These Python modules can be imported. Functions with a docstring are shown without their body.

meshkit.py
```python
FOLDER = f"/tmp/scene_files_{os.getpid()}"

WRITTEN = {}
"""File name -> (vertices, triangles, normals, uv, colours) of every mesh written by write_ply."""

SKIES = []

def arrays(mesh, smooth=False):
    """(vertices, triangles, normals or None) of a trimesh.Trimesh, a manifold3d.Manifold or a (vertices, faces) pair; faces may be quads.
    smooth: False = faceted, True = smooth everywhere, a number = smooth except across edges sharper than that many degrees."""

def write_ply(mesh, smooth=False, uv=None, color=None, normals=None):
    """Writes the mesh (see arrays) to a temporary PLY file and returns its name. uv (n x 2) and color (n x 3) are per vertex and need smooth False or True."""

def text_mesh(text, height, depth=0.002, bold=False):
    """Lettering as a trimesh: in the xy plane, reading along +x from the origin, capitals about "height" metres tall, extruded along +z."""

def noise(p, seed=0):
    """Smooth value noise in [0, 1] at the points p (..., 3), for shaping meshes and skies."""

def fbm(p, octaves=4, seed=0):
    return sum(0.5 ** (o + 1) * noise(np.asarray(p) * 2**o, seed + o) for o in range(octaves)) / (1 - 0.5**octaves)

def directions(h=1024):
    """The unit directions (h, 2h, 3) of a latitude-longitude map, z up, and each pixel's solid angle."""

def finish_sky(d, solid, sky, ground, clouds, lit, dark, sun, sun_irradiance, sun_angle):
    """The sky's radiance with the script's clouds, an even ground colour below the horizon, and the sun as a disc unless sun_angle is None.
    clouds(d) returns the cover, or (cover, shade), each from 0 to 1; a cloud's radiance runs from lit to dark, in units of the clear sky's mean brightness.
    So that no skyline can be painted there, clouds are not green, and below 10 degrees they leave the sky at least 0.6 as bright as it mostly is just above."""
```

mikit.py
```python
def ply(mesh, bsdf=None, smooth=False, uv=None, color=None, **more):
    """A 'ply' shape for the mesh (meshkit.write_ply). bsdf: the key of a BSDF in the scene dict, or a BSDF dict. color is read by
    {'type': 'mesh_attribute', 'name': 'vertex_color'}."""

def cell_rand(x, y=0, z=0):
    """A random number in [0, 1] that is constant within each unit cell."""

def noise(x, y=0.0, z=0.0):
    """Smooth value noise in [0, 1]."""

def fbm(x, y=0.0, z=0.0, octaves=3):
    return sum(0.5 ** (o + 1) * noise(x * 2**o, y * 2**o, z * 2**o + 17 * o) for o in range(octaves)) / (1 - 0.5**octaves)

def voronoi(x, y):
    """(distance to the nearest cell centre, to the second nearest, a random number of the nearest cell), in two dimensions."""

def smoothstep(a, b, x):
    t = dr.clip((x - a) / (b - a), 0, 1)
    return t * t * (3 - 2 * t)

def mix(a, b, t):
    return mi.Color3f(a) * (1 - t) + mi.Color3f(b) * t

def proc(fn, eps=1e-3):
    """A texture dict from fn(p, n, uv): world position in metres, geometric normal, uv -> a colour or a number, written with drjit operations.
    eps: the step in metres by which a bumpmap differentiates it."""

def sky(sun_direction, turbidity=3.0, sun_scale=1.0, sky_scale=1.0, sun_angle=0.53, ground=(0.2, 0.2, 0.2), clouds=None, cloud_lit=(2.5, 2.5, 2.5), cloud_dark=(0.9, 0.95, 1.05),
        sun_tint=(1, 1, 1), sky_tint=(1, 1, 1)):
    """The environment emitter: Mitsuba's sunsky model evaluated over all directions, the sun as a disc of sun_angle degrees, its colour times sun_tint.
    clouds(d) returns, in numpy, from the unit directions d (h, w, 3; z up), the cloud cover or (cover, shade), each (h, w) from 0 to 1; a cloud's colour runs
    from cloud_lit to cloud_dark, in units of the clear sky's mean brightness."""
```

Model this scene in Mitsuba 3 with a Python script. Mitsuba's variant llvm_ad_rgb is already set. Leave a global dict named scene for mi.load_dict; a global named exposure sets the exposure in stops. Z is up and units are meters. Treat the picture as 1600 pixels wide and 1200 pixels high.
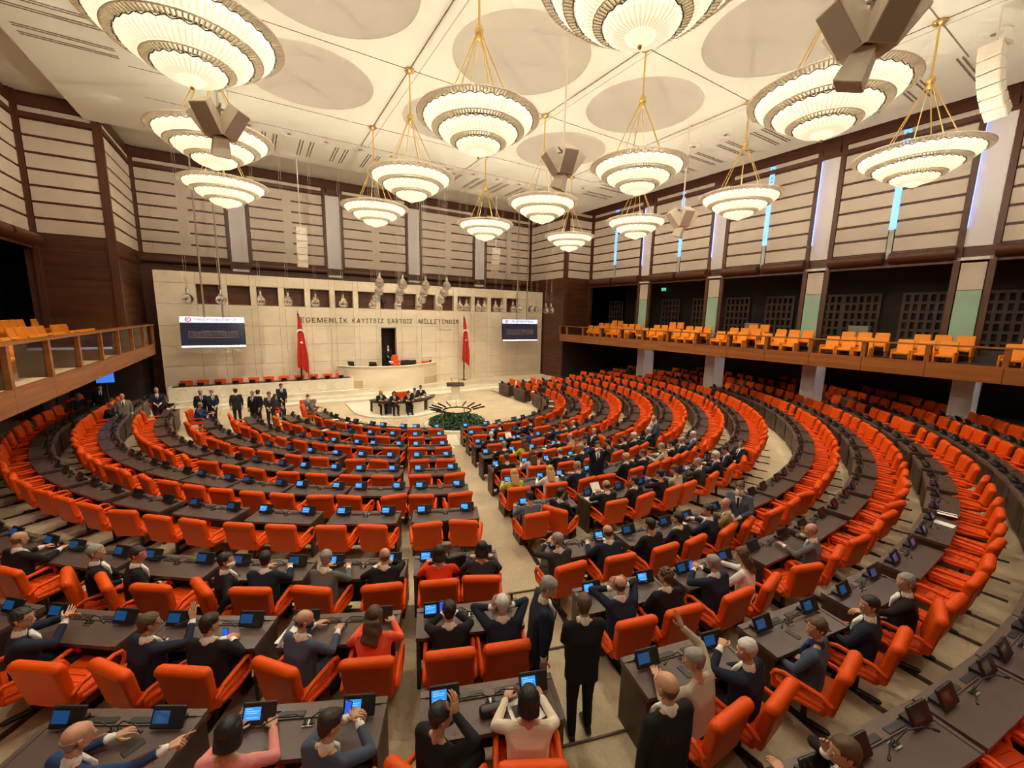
import math, random
import numpy as np, trimesh, mitsuba as mi, mikit, meshkit
import manifold3d as m3
import drjit as dr
from shapely.geometry import Polygon, Point, box as sbox
from mikit import noise, fbm, smoothstep, mix

T = mi.ScalarTransform4f
rng = random.Random(7)
scene, labels = {}, {}

# ---------------------------------------------------------------- camera, light, exposure
exposure = 0.0
EYE, PITCH, YAW, ROLL, FPX = np.array([0.0, 0.0, 5.665]), math.radians(9.36), math.radians(31.78), math.radians(1.22), 642.4
_f = np.array([math.sin(YAW) * math.cos(PITCH), math.cos(YAW) * math.cos(PITCH), -math.sin(PITCH)])
_r = np.array([math.cos(YAW), -math.sin(YAW), 0.0])
_u = np.cross(_r, _f)
_up = -math.sin(ROLL) * _r + math.cos(ROLL) * _u
scene['camera'] = {'type': 'perspective', 'fov': math.degrees(2 * math.atan(800 / FPX)), 'fov_axis': 'x', 'near_clip': 0.05, 'far_clip': 200.0,
                   'to_world': T().look_at(origin=EYE.tolist(), target=(EYE + _f).tolist(), up=_up.tolist())}
WARM = np.array([1.0, 0.90, 0.70])
UP_LIGHT = 4.2          # the lamp trays inside the chandeliers
DOWN_LIGHT = 26.0        # added spot under each chandelier, stands for its downward light
BULB_FILL = 17.0              # unseen point lights added above the trays, standing for bulbs
SPOT = 75.0              # the recessed downlights
SHADE_GLOW = 1.0        # the glass tiers themselves

# ---------------------------------------------------------------- materials
def lin(r, g, b):
    return [((c / 255 + 0.055) / 1.055) ** 2.4 if c > 10 else c / 255 / 12.92 for c in (r, g, b)]

def mat(key, rgb, rough=0.5, metal=0.0, spec=0.5, **more):
    scene[key] = {'type': 'twosided', 'bsdf': {'type': 'principled', 'base_color': rgb if isinstance(rgb, dict) else {'type': 'rgb', 'value': list(map(float, rgb))}, 'roughness': rough, 'metallic': metal, 'specular': spec, **more}}
    return key

def carpet_fn(p, n, uv):
    v = fbm(p.x * 1.3, p.y * 1.3, 0.0, 3)
    w = noise(p.x * 38.0, p.y * 38.0, p.z * 38)
    s = 0.82 + 0.26 * v + 0.14 * (w - 0.5)
    return mi.Color3f(0.60, 0.49, 0.34) * s
def wood(base, dark, sx, sy, sz):
    base, dark = tuple(base), tuple(dark)
    def fn(p, n, uv):
        g = fbm(p.x * sx, p.y * sy, p.z * sz, 4)
        t = smoothstep(0.3, 0.75, g)
        return mix(dark, base, t)
    return fn
def marble_fn(p, n, uv):
    v = fbm(p.x * 0.9, p.y * 0.9, p.z * 2.3, 4)
    w = fbm(p.x * 7.0, p.y * 7.0, p.z * 7.0, 2)
    return mi.Color3f(0.84, 0.735, 0.56) * (0.86 + 0.2 * v + 0.06 * w)
def skin_fn(p, n, uv):
    return mi.Color3f(0.52, 0.27, 0.17) * (0.9 + 0.2 * noise(p.x * 60, p.y * 60, p.z * 60))

mat('carpet', mikit.proc(carpet_fn), 0.95, spec=0.1)
mat('marble', mikit.proc(marble_fn), 0.5)
mat('marble_white', [0.80, 0.74, 0.60], 0.45)
mat('joint', [0.46, 0.38, 0.26], 0.8)
mat('ceiling_white', [0.64, 0.635, 0.55], 0.9, spec=0.1)
mat('dome_shade_grey', [0.43, 0.395, 0.335], 0.9, spec=0.1)  # ceiling colour darkened: the weaker light in the domes is put into it
mat('slot_dark', [0.16, 0.13, 0.10], 0.9)
mat('fabric_panel', [0.63, 0.545, 0.455], 0.9, spec=0.1)
mat('wood_frame', [0.085, 0.028, 0.014], 0.4)
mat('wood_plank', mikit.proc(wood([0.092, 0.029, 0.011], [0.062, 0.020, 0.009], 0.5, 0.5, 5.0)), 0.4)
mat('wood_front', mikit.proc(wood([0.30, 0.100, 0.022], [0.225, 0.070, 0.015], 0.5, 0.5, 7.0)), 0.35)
mat('wood_dark', [0.026, 0.013, 0.009], 0.6)
mat('wood_lattice', [0.11, 0.06, 0.04], 0.5)
mat('desk_top', [0.075, 0.045, 0.038], 0.38)
mat('desk_wood', mikit.proc(wood([0.060, 0.030, 0.020], [0.032, 0.015, 0.011], 4.0, 4.0, 1.2)), 0.45)
mat('desk_edge', [0.10, 0.062, 0.05], 0.35)
mat('leather', [0.75, 0.080, 0.003], 0.46, spec=0.25)
mat('leather_dark', [0.50, 0.045, 0.006], 0.5)
mat('gallery_fabric', [0.78, 0.245, 0.008], 0.6)
mat('gallery_wood', [0.50, 0.13, 0.015], 0.5)
mat('black', [0.012, 0.012, 0.013], 0.4)
mat('black_matt', [0.010, 0.010, 0.011], 0.8)
mat('metal_rail', [0.25, 0.24, 0.22], 0.3, metal=0.9)
mat('chrome', [0.6, 0.58, 0.54], 0.2, metal=1.0)
mat('brass', [0.78, 0.55, 0.20], 0.28, metal=0.9)
mat('speaker_grey', [0.60, 0.53, 0.44], 0.6)
mat('speaker_dark', [0.30, 0.24, 0.19], 0.7)
mat('speaker_cream', [0.84, 0.78, 0.66], 0.6)
mat('lavender', [0.72, 0.69, 0.70], 0.85)
mat('green_glass', [0.34, 0.52, 0.40], 0.15)
mat('plaster_white', [0.84, 0.81, 0.78], 0.8)
mat('paper', [0.85, 0.83, 0.78], 0.8)
mat('flag_red', [0.46, 0.016, 0.010], 0.7)
mat('flag_white', [0.85, 0.83, 0.8], 0.7)
mat('leaf', [0.028, 0.085, 0.030], 0.5)
mat('leaf_light', [0.055, 0.14, 0.045], 0.5)
mat('soil', [0.03, 0.04, 0.02], 0.9)
mat('white_plastic', [0.8, 0.8, 0.8], 0.4)
mat('screen_off', [0.014, 0.012, 0.020], 0.12)
mat('led_off', [0.42, 0.45, 0.42], 0.3)
mat('letter_bronze', [0.10, 0.075, 0.045], 0.4)
mat('crystal_rod', [0.96, 0.92, 0.80], 0.25)
scene['glass'] = {'type': 'dielectric', 'int_ior': 1.45}
scene['pane'] = {'type': 'thindielectric', 'int_ior': 1.05}
mat('skin', mikit.proc(skin_fn), 0.5)
mat('lip', [0.30, 0.09, 0.07], 0.5)
CLOTH = dict(navy=(0.013, 0.018, 0.036), black=(0.010, 0.010, 0.012), blue=(0.022, 0.042, 0.13), slate=(0.055, 0.075, 0.115), steel=(0.10, 0.13, 0.18), charcoal=(0.028, 0.028, 0.032),
             grey=(0.12, 0.12, 0.125), tweed=(0.21, 0.185, 0.155), stone=(0.42, 0.37, 0.29), tan=(0.27, 0.185, 0.075), sand=(0.46, 0.36, 0.21), pink=(0.72, 0.27, 0.26), coral=(0.80, 0.105, 0.05), red=(0.72, 0.045, 0.012),
             cream=(0.72, 0.62, 0.50), white=(0.78, 0.76, 0.72), lime=(0.50, 0.56, 0.07), blush=(0.68, 0.52, 0.44))
for k, v in CLOTH.items():
    mat('cloth_' + k, v, 0.85, spec=0.25)
HAIR = dict(dark=(0.016, 0.012, 0.010), black=(0.008, 0.007, 0.007), brown=(0.075, 0.038, 0.02), grey=(0.26, 0.24, 0.22), white=(0.58, 0.56, 0.53), blonde=(0.52, 0.34, 0.13), skin=(0.12, 0.10, 0.09))
for k, v in HAIR.items():
    mat('hair_' + k, v, 0.55)

def emit(key_rgb, weight=1.0):
    return {'type': 'area', 'radiance': {'type': 'rgb', 'value': list(map(float, key_rgb))}, 'sampling_weight': weight}

# ---------------------------------------------------------------- helpers
def numbered(name):
    if name not in scene and name not in labels and name not in USED:
        USED.add(name)
        return name
    i = COUNT.get(name, 0)
    while True:
        i += 1
        k = '%s_%03d' % (name, i)
        if k not in scene and k not in USED:
            COUNT[name] = i
            USED.add(k)
            return k
USED, COUNT = set(), {}

def box(x0, x1, y0, y1, z0, z1):
    m = trimesh.creation.box((x1 - x0, y1 - y0, z1 - z0))
    m.apply_translation(((x0 + x1) / 2, (y0 + y1) / 2, (z0 + z1) / 2))
    return m
def cat(*ms):
    return trimesh.util.concatenate([m for m in ms])
def to_tm(man):
    m = man.to_mesh()
    return trimesh.Trimesh(np.asarray(m.vert_properties)[:, :3], np.asarray(m.tri_verts), process=False)
def to_man(tm):
    return m3.Manifold(m3.Mesh(np.asarray(tm.vertices, np.float32), np.asarray(tm.faces, np.uint32)))
def rbox(sx, sy, sz, r=0.02, n=8):
    """a box with rounded edges, centred"""
    s = m3.Manifold.sphere(r, n)
    pts = [s.translate((a * (sx / 2 - r), b * (sy / 2 - r), c * (sz / 2 - r))) for a in (-1, 1) for b in (-1, 1) for c in (-1, 1)]
    return to_tm(m3.Manifold.batch_hull(pts))
def moved(m, x=0, y=0, z=0, rx=0, ry=0, rz=0):
    m = m.copy()
    if rx: m.apply_transform(trimesh.transformations.rotation_matrix(math.radians(rx), (1, 0, 0)))
    if ry: m.apply_transform(trimesh.transformations.rotation_matrix(math.radians(ry), (0, 1, 0)))
    if rz: m.apply_transform(trimesh.transformations.rotation_matrix(math.radians(rz), (0, 0, 1)))
    m.apply_translation((x, y, z))
    return m
def tube(points, r, n=8, closed=False):
    """a round tube along a polyline"""
    p = np.asarray(points, float)
    k = len(p)
    t = (np.roll(p, -1, 0) - np.roll(p, 1, 0)) if closed else np.gradient(p, axis=0)
    t /= np.linalg.norm(t, axis=1, keepdims=True) + 1e-12
    ref = np.array([0, 0, 1.0]) if abs(t[:, 2]).mean() < 0.8 else np.array([1.0, 0, 0])
    a = np.cross(t, ref); a /= np.linalg.norm(a, axis=1, keepdims=True) + 1e-12
    b = np.cross(t, a)
    ang = np.arange(n) * 2 * math.pi / n
    rr = np.broadcast_to(r, (k,))[:, None, None]
    v = (p[:, None] + rr * (np.cos(ang)[None, :, None] * a[:, None] + np.sin(ang)[None, :, None] * b[:, None])).reshape(-1, 3)
    f = []
    for i in range(k if closed else k - 1):
        j = (i + 1) % k
        for s in range(n):
            s2 = (s + 1) % n
            f += [[i * n + s, i * n + s2, j * n + s2], [i * n + s, j * n + s2, j * n + s]]
    if not closed:
        v = np.vstack([v, p[:1], p[-1:]])
        c0, c1 = len(v) - 2, len(v) - 1
        for s in range(n):
            s2 = (s + 1) % n
            f += [[c0, s2, s], [c1, (k - 1) * n + s, (k - 1) * n + s2]]
    m = trimesh.Trimesh(v, np.array(f), process=False)
    m.fix_normals() if False else None
    return m
def lathe(profile, n=32):
    """profile: (r, z) points, turned about z"""
    p = np.asarray(profile, float)
    ang = np.arange(n) * 2 * math.pi / n
    v = np.stack([p[:, None, 0] * np.cos(ang), p[:, None, 0] * np.sin(ang), np.broadcast_to(p[:, None, 1], (len(p), n))], -1).reshape(-1, 3)
    f = []
    for i in range(len(p) - 1):
        for s in range(n):
            s2 = (s + 1) % n
            f += [[i * n + s, i * n + s2, (i + 1) * n + s2], [i * n + s, (i + 1) * n + s2, (i + 1) * n + s]]
    return trimesh.Trimesh(v, np.array(f), process=False)
def cyl(x, y, z0, z1, r, n=16):
    m = trimesh.creation.cylinder(r, z1 - z0, sections=n)
    m.apply_translation((x, y, (z0 + z1) / 2))
    return m
def bar(a, b, w, h=None):
    """a square bar between two points"""
    a, b = np.asarray(a, float), np.asarray(b, float)
    L = np.linalg.norm(b - a)
    m = trimesh.creation.box((w, h or w, L))
    m.apply_transform(trimesh.geometry.align_vectors((0, 0, 1), (b - a) / L))
    m.apply_translation((a + b) / 2)
    return m
def extrude(poly, z0, z1):
    ps = list(getattr(poly, 'geoms', [poly]))
    out = []
    for g in ps:
        if g.is_empty or g.area < 1e-6: continue
        m = trimesh.creation.extrude_polygon(g, z1 - z0, engine='earcut')
        m.apply_translation((0, 0, z0))
        out.append(m)
    return cat(*out)

def put(name, mesh, bsdf, parent=None, smooth=False, to=None, **more):
    key = numbered(name if parent is None else parent + '__' + name)
    d = mikit.ply(mesh, bsdf, smooth, **more)
    if to is not None: d['to_world'] = to
    scene[key] = d
    return key
def again(name, d, parent=None, to=None, bsdf=None):
    """the same ply dict placed again under a key of its own"""
    key = numbered(name if parent is None else parent + '__' + name)
    d = dict(d)
    if to is not None: d['to_world'] = to
    if bsdf: d['bsdf'] = {'type': 'ref', 'id': bsdf}
    scene[key] = d
    return key
def thing(name, label, cat_, group=None):
    key = numbered(name)
    labels[key] = {'label': label, 'category': cat_}
    if group: labels[key]['group'] = group
    return key
def struct(name, label=None):
    key = numbered(name)
    labels[key] = {'kind': 'structure'}
    if label: labels[key]['label'] = label
    return key
def group_of(name, parts):
    """a shapegroup: parts = [(part name, mesh, bsdf, smooth, emitter or None)]"""
    g = {'type': 'shapegroup'}
    for pn, m, b, s, e in parts:
        k, i = pn, 0
        while k in g:
            i += 1
            k = '%s_%03d' % (pn, i)
        gcol = m.metadata.get('glow') if hasattr(m, 'metadata') else None
        d = mikit.ply(m, b, s, color=gcol)
        if e is not None: d['emitter'] = e
        g[k] = d
    scene[name] = g
    return name
def inst(name, group, to, label=None, cat_=None, grp=None):
    key = numbered(name)
    scene[key] = {'type': 'instance', 'shapegroup': {'type': 'ref', 'id': group}, 'to_world': to}
    if label:
        labels[key] = {'label': label, 'category': cat_}
        if grp: labels[key]['group'] = grp
    return key
ORD = ['first', 'second', 'third', 'fourth', 'fifth', 'sixth', 'seventh', 'eighth', 'ninth', 'tenth', 'eleventh', 'twelfth', 'thirteenth', 'fourteenth', 'fifteenth', 'sixteenth', 'seventeenth', 'eighteenth', 'nineteenth', 'twentieth']
def nth(i):
    return ORD[i] if i < len(ORD) else '%dth' % (i + 1)
# kind, row, x, y, floor, angle, yaw, head yaw, lean, pose, jacket, shirt, hair, label
PEOPLE = [
    ('s', 9, -2.59, 6.46, 0.89, -36.4, -35, -35, 0.05, 'clap', 'navy', 'white', 'short_dark', 'person in a navy suit and glasses clapping at the left edge beside the brown desk'),
    ('s', 9, -1.43, 5.54, 0.89, -31.9, -20, -25, 0.1, 'raise', 'navy', 'white', 'short_brown', 'person in navy with glasses raising an open hand at the second desk from left'),
    ('s', 9, -0.83, 5.14, 0.89, -29.8, -5, -20, 0.1, 'phonelap', 'black', 'white', 'short_dark', 'person in black looking at a lit phone held low beside the raised hand'),
    ('s', 10, -1.45, 4.28, 1.02, -30.1, -20, -10, 0.15, 'point', 'blue', 'white', 'bald_grey', 'balding person in a blue suit stretching an arm out to point at the lower left'),
    ('s', 10, -0.41, 3.67, 1.02, -26.7, 0, 5, 0.15, 'desk', 'pink', 'pink', 'bob_black', 'person in a pink jacket with short black hair leaning on the lower left desk'),
    ('s', 10, 0.27, 3.25, 1.02, -24.5, -25, -30, 0.15, 'phone', 'slate', 'white', 'short_dark', 'person in slate blue holding a lit blue phone at the bottom'),
    ('s', 10, 1.08, 2.73, 1.02, -21.8, -45, -30, 0.05, 'headhand', 'black', 'black', 'short_dark', 'person in a black jacket touching the hair with a raised hand at the bottom centre'),
    ('s', 10, 1.79, 2.37, 1.02, -19.6, -10, -5, 0.1, 'desk', 'cream', 'cream', 'bob_black', 'person in a cream blouse with short black hair, back turned, at the bottom centre desk'),
    ('s', 9, 0.19, 4.88, 0.89, -26.7, -25, -35, 0.15, 'desk', 'slate', 'white', 'bald_skin', 'bald person in slate blue with a dark mask resting both hands on the desk'),
    ('s', 9, 0.91, 4.42, 0.89, -24.2, 0, -5, 0.15, 'desk', 'coral', 'coral', 'long_brown', 'person in a coral red jacket with long wavy brown hair'),
    ('s', 9, 1.82, 4.35, 0.89, -21.5, 0, 0, 0.12, 'phone', 'black', 'white', 'short_dark', 'person in black, back turned, lifting a phone left of the grey-haired one in navy'),
    ('s', 9, 2.41, 4.01, 0.89, -19.5, 0, 0, 0.12, 'ears', 'navy', 'white', 'short_white', 'grey-haired person in a navy suit holding both hands to the ears'),
    ('s', 8, 0.73, 6.48, 0.78, -27.5, -10, 15, 0.15, 'desk', 'grey', 'white', 'short_grey', 'person in a mid grey jacket leaning on a desk, back turned'),
    ('s', 8, 1.48, 6.06, 0.78, -24.6, 5, 15, 0.15, 'chin', 'black', 'white', 'bald_skin', 'bald person in black with a hand at the face next to the grey jacket'),
    ('s', 8, -0.19, 6.66, 0.78, -30.4, 0, 20, 0.12, 'desk', 'navy', 'white', 'short_dark', 'person in navy seen from behind at a lit terminal, left of the grey jacket'),
    ('s', 8, -0.73, 6.73, 0.78, -32.1, -40, -30, 0.0, 'armback', 'black', 'white', 'short_dark', 'person in a black suit and white mask letting one arm hang over the chair'),
    ('s', 8, 2.2, 5.65, 0.78, -21.9, 0, 0, 0.12, 'desk', 'red', 'red', 'bob_dark', 'person in a bright red jacket with a dark bob, back turned'),
    ('s', 8, 2.8, 5.35, 0.78, -19.7, -10, 0, 0.15, 'desk', 'charcoal', 'charcoal', 'bob_black', 'person in a charcoal jacket with black hair beside a black handbag'),
    ('s', 8, -2.34, 8.13, 0.78, -38.9, -40, -25, 0.0, 'lap', 'black', 'white', 'short_grey', 'grey-haired person in black with a white shirt looking right, near the left edge'),
    ('s', 8, -1.86, 7.7, 0.78, -36.9, -35, -45, 0.1, 'lap', 'black', 'white', 'short_dark', 'person in black with red glasses looking right beside the grey-haired one at left'),
    ('s', 8, -3.54, 9.2, 0.78, -44.2, 0, 0, 0.1, 'desk', 'black', 'white', 'bald_skin', 'bald person in a black suit at the far left edge with the back turned'),
    ('t', 0, 2.73, 3.49, 0.89, -18.1, -98, -15, 0.12, 'side', 'navy', 'white', 'short_grey', 'standing grey-haired person in navy with white shirt, head bowed, in the aisle'),
    ('t', 0, 2.89, 3.05, 0.89, -17.2, -5, -15, 0.02, 'front', 'black', 'white', 'short_brown', 'standing person in a black suit seen full length from behind in the centre aisle'),
    ('t', 0, 2.7, 1.82, 1.02, -16.7, 8, 10, 0.05, 'front', 'black', 'white', 'bald_brown', 'large standing person in a black suit with thinning hair, cut off by the bottom edge'),
    ('s', 10, 3.57, 1.97, 1.02, -14.5, 15, 40, 0.15, 'wave', 'stone', 'stone', 'short_grey', 'person in a pale stone jacket raising a blurred hand over the desk'),
    ('s', 10, 4.19, 1.85, 1.02, -12.8, 20, 60, 0.05, 'fist', 'navy', 'white', 'short_white', 'white-haired person in a navy suit lifting a fist towards the face'),
    ('s', 10, 5.18, 1.63, 1.02, -9.9, 20, 50, 0.0, 'lap', 'slate', 'blue', 'short_brown', 'person in a slate suit turned left with folded arms, third from the lower right'),
    ('s', 10, 6.2, 1.45, 1.02, -7.0, 15, 45, 0.0, 'lap', 'navy', 'white', 'short_dark', 'dark-haired person in a navy suit leaning back between the folded arms and the black jacket'),
    ('s', 10, 7.24, 1.45, 1.02, -4.1, 20, 40, 0.05, 'reach', 'black', 'white', 'short_grey', 'grey-haired person in open black jacket with one arm stretched on a desk, right'),
    ('y', 0, 3.73, 0.81, 1.14, 0.0, 14, 30, 0.1, 'chin', 'black', 'white', 'short_brown', 'brown-haired person with a hand at the chin at the bottom right edge'),
    ('s', 9, 3.93, 3.37, 0.89, -14.5, 0, 0, 0.15, 'ears', 'navy', 'white', 'bald_brown', 'balding person in navy with both hands at the head, right of the aisle'),
    ('s', 9, 4.62, 3.12, 0.89, -12.3, 0, 20, 0.1, 'lap', 'black', 'white', 'curly_brown', 'curly brown-haired person in a black suit, back turned'),
    ('s', 9, 5.59, 3.2, 0.89, -9.5, 5, 10, 0.15, 'phone', 'navy', 'white', 'short_grey', 'grey-haired person in navy looking at a phone next to the white blouse'),
    ('s', 9, 6.2, 3.05, 0.89, -7.6, 20, 20, 0.15, 'desk', 'white', 'white', 'long_brown', 'brown-haired person in a white blouse sitting at a desk'),
    ('s', 9, 8.0, 2.99, 0.89, -2.1, 15, 45, 0.1, 'chin', 'grey', 'white', 'bald_skin', 'bald person in a grey suit resting one hand on the desk at right'),
    ('s', 8, 3.98, 4.72, 0.78, -15.4, 10, 25, 0.15, 'clap', 'charcoal', 'white', 'short_grey', 'grey-haired person in a charcoal jacket clapping at the desk end'),
    ('s', 8, 4.99, 4.72, 0.78, -12.3, 0, 0, 0.15, 'desk', 'navy', 'white', 'bald_brown', 'balding person in a navy suit, back turned, first right of the clapping one'),
    ('s', 8, 5.83, 4.4, 0.78, -9.4, 5, 5, 0.1, 'lap', 'black', 'black', 'short_dark', 'dark-haired person in an all black suit, back turned, behind the phone on the desk'),
    ('s', 8, 6.51, 4.41, 0.78, -7.2, 10, 10, 0.1, 'lap', 'black', 'white', 'short_dark', 'dark-haired person in a black suit with a white collar next to the all black one'),
    ('s', 8, 7.3, 4.17, 0.78, -4.5, 15, 40, 0.1, 'desk', 'navy', 'white', 'short_dark', 'dark-haired person in a navy suit turned left below the tan jacket'),
    ('s', 8, 7.94, 4.45, 0.78, -2.5, 20, 50, 0.15, 'desk', 'tan', 'white', 'bald_skin', 'balding person in a tan jacket reaching over the desk'),
    ('t', 0, 8.01, 4.2, 0.78, -2.3, 110, 15, 0.25, 'front', 'steel', 'white', 'short_brown', 'person in a steel blue suit and white mask bending over while standing at a desk'),
    ('s', 7, 4.72, 6.7, 0.66, -14.8, 5, 0, 0.12, 'desk', 'steel', 'steel', 'short_dark', 'person in a steel blue jacket, back turned, at the desk end by the aisle'),
    ('s', 7, 5.41, 6.42, 0.66, -12.1, -55, -20, 0.0, 'lap', 'black', 'white', 'short_dark', 'person in a black suit sitting sideways in a turned orange chair'),
    ('s', 7, 6.63, 6.52, 0.66, -7.7, 0, 5, 0.12, 'paper', 'black', 'white', 'bald_brown', 'balding person in black reading a blue and white paper'),
    ('s', 7, 7.4, 6.32, 0.66, -4.8, 10, 25, 0.05, 'lap', 'black', 'white', 'short_dark', 'dark-haired person in a black suit turned left next to the paper reader'),
    ('s', 7, 8.33, 6.36, 0.66, -1.4, 5, 10, 0.12, 'phone', 'black', 'black', 'short_dark', 'dark-haired person in black holding a small lit phone'),
    ('s', 7, 8.92, 6.44, 0.66, 0.8, 5, 15, 0.15, 'desk', 'stone', 'stone', 'short_brown', 'brown-haired person in a pale stone jacket bending forward'),
    ('s', 7, 9.98, 6.29, 0.66, 4.7, 10, 20, 0.15, 'phone', 'charcoal', 'white', 'short_grey', 'grey-haired person in a charcoal suit reading a phone'),
    ('s', 7, 10.99, 6.51, 0.66, 8.5, 10, 20, 0.15, 'desk', 'navy', 'white', 'short_white', 'white-haired person in a navy suit bending over the desk'),
    ('s', 7, 12.72, 6.75, 0.66, 15.0, 60, 40, 0.0, 'lap', 'black', 'white', 'short_dark', 'dark-haired person in a black suit and white shirt leaning back, facing left'),
    ('c', 0, 7.73, 7.95, 0.59, -4.0, 10, -5, 0.0, 'camera', 'navy', 'white', 'short_dark', 'standing person in navy and tie taking a picture with a phone'),
    ('s', 6, 5.19, 8.08, 0.59, -14.4, 0, 0, 0.12, 'desk', 'lime', 'lime', 'long_blonde', 'person in a lime green top with light brown hair by the aisle'),
    ('s', 6, 6.23, 8.36, 0.59, -10.4, 0, -5, 0.12, 'desk', 'white', 'white', 'long_blonde', 'blonde person in a white top, back turned'),
    ('s', 6, 7.0, 7.9, 0.59, -7.0, 10, 30, 0.12, 'desk', 'navy', 'white', 'short_grey', 'grey-haired person in a navy suit turned left below the photographer'),
    ('s', 5, 7.5, 9.19, 0.49, -5.5, 0, 5, 0.1, 'desk', 'black', 'white', 'bald_skin', 'bald person in a black suit and white collar, back turned, above the blonde one'),
    ('s', 5, 8.33, 9.02, 0.49, -1.7, 10, 40, 0.15, 'desk', 'navy', 'white', 'short_grey', 'grey-haired person bending forward right behind the photographer'),
    ('s', 6, 8.67, 8.17, 0.59, -0.1, 5, 20, 0.1, 'lap', 'black', 'white', 'short_blonde', 'fair-haired person in a black suit just right of the photographer'),
    ('s', 6, 9.36, 8.07, 0.59, 2.7, 10, 40, 0.05, 'desk', 'black', 'white', 'short_brown', 'brown-haired person in a black suit in profile beside a white paper'),
    ('s', 6, 10.43, 7.98, 0.59, 7.2, 15, 20, 0.2, 'desk', 'stone', 'stone', 'short_grey', 'grey-haired person in a beige top bent over a desk'),
    ('s', 6, 10.96, 7.85, 0.59, 9.2, 10, 20, 0.15, 'desk', 'black', 'white', 'short_dark', 'dark-haired person in a black suit writing at a desk with white cuffs'),
    ('s', 6, 11.63, 8.03, 0.59, 12.0, 15, 30, 0.1, 'desk', 'navy', 'white', 'bald_skin', 'bald person in a navy suit beside the white cuffs'),
    ('s', 6, 12.45, 8.53, 0.59, 15.8, 15, 30, 0.1, 'desk', 'slate', 'white', 'short_white', 'white-haired person in a slate suit at the curve of the rows'),
    ('s', 7, 11.86, 6.85, 0.66, 11.9, 20, 20, 0.3, 'desk', 'black', 'white', 'short_dark', 'person in a black suit bent far forward over a desk'),
    ('s', 4, 6.47, 10.63, 0.37, -11.3, 0, 0, 0.12, 'desk', 'navy', 'white', 'short_grey', 'grey-haired person in a navy suit in front of a lit terminal by the aisle'),
    ('s', 5, 5.83, 9.64, 0.49, -13.3, 0, 0, 0.12, 'desk', 'black', 'white', 'short_brown', 'short-haired person in a black suit, back turned, in front of the blouse wearers'),
    ('s', 5, 6.63, 9.65, 0.49, -9.7, 0, 0, 0.12, 'desk', 'blush', 'blush', 'long_brown', 'brown-haired person in a blush pink top'),
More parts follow.
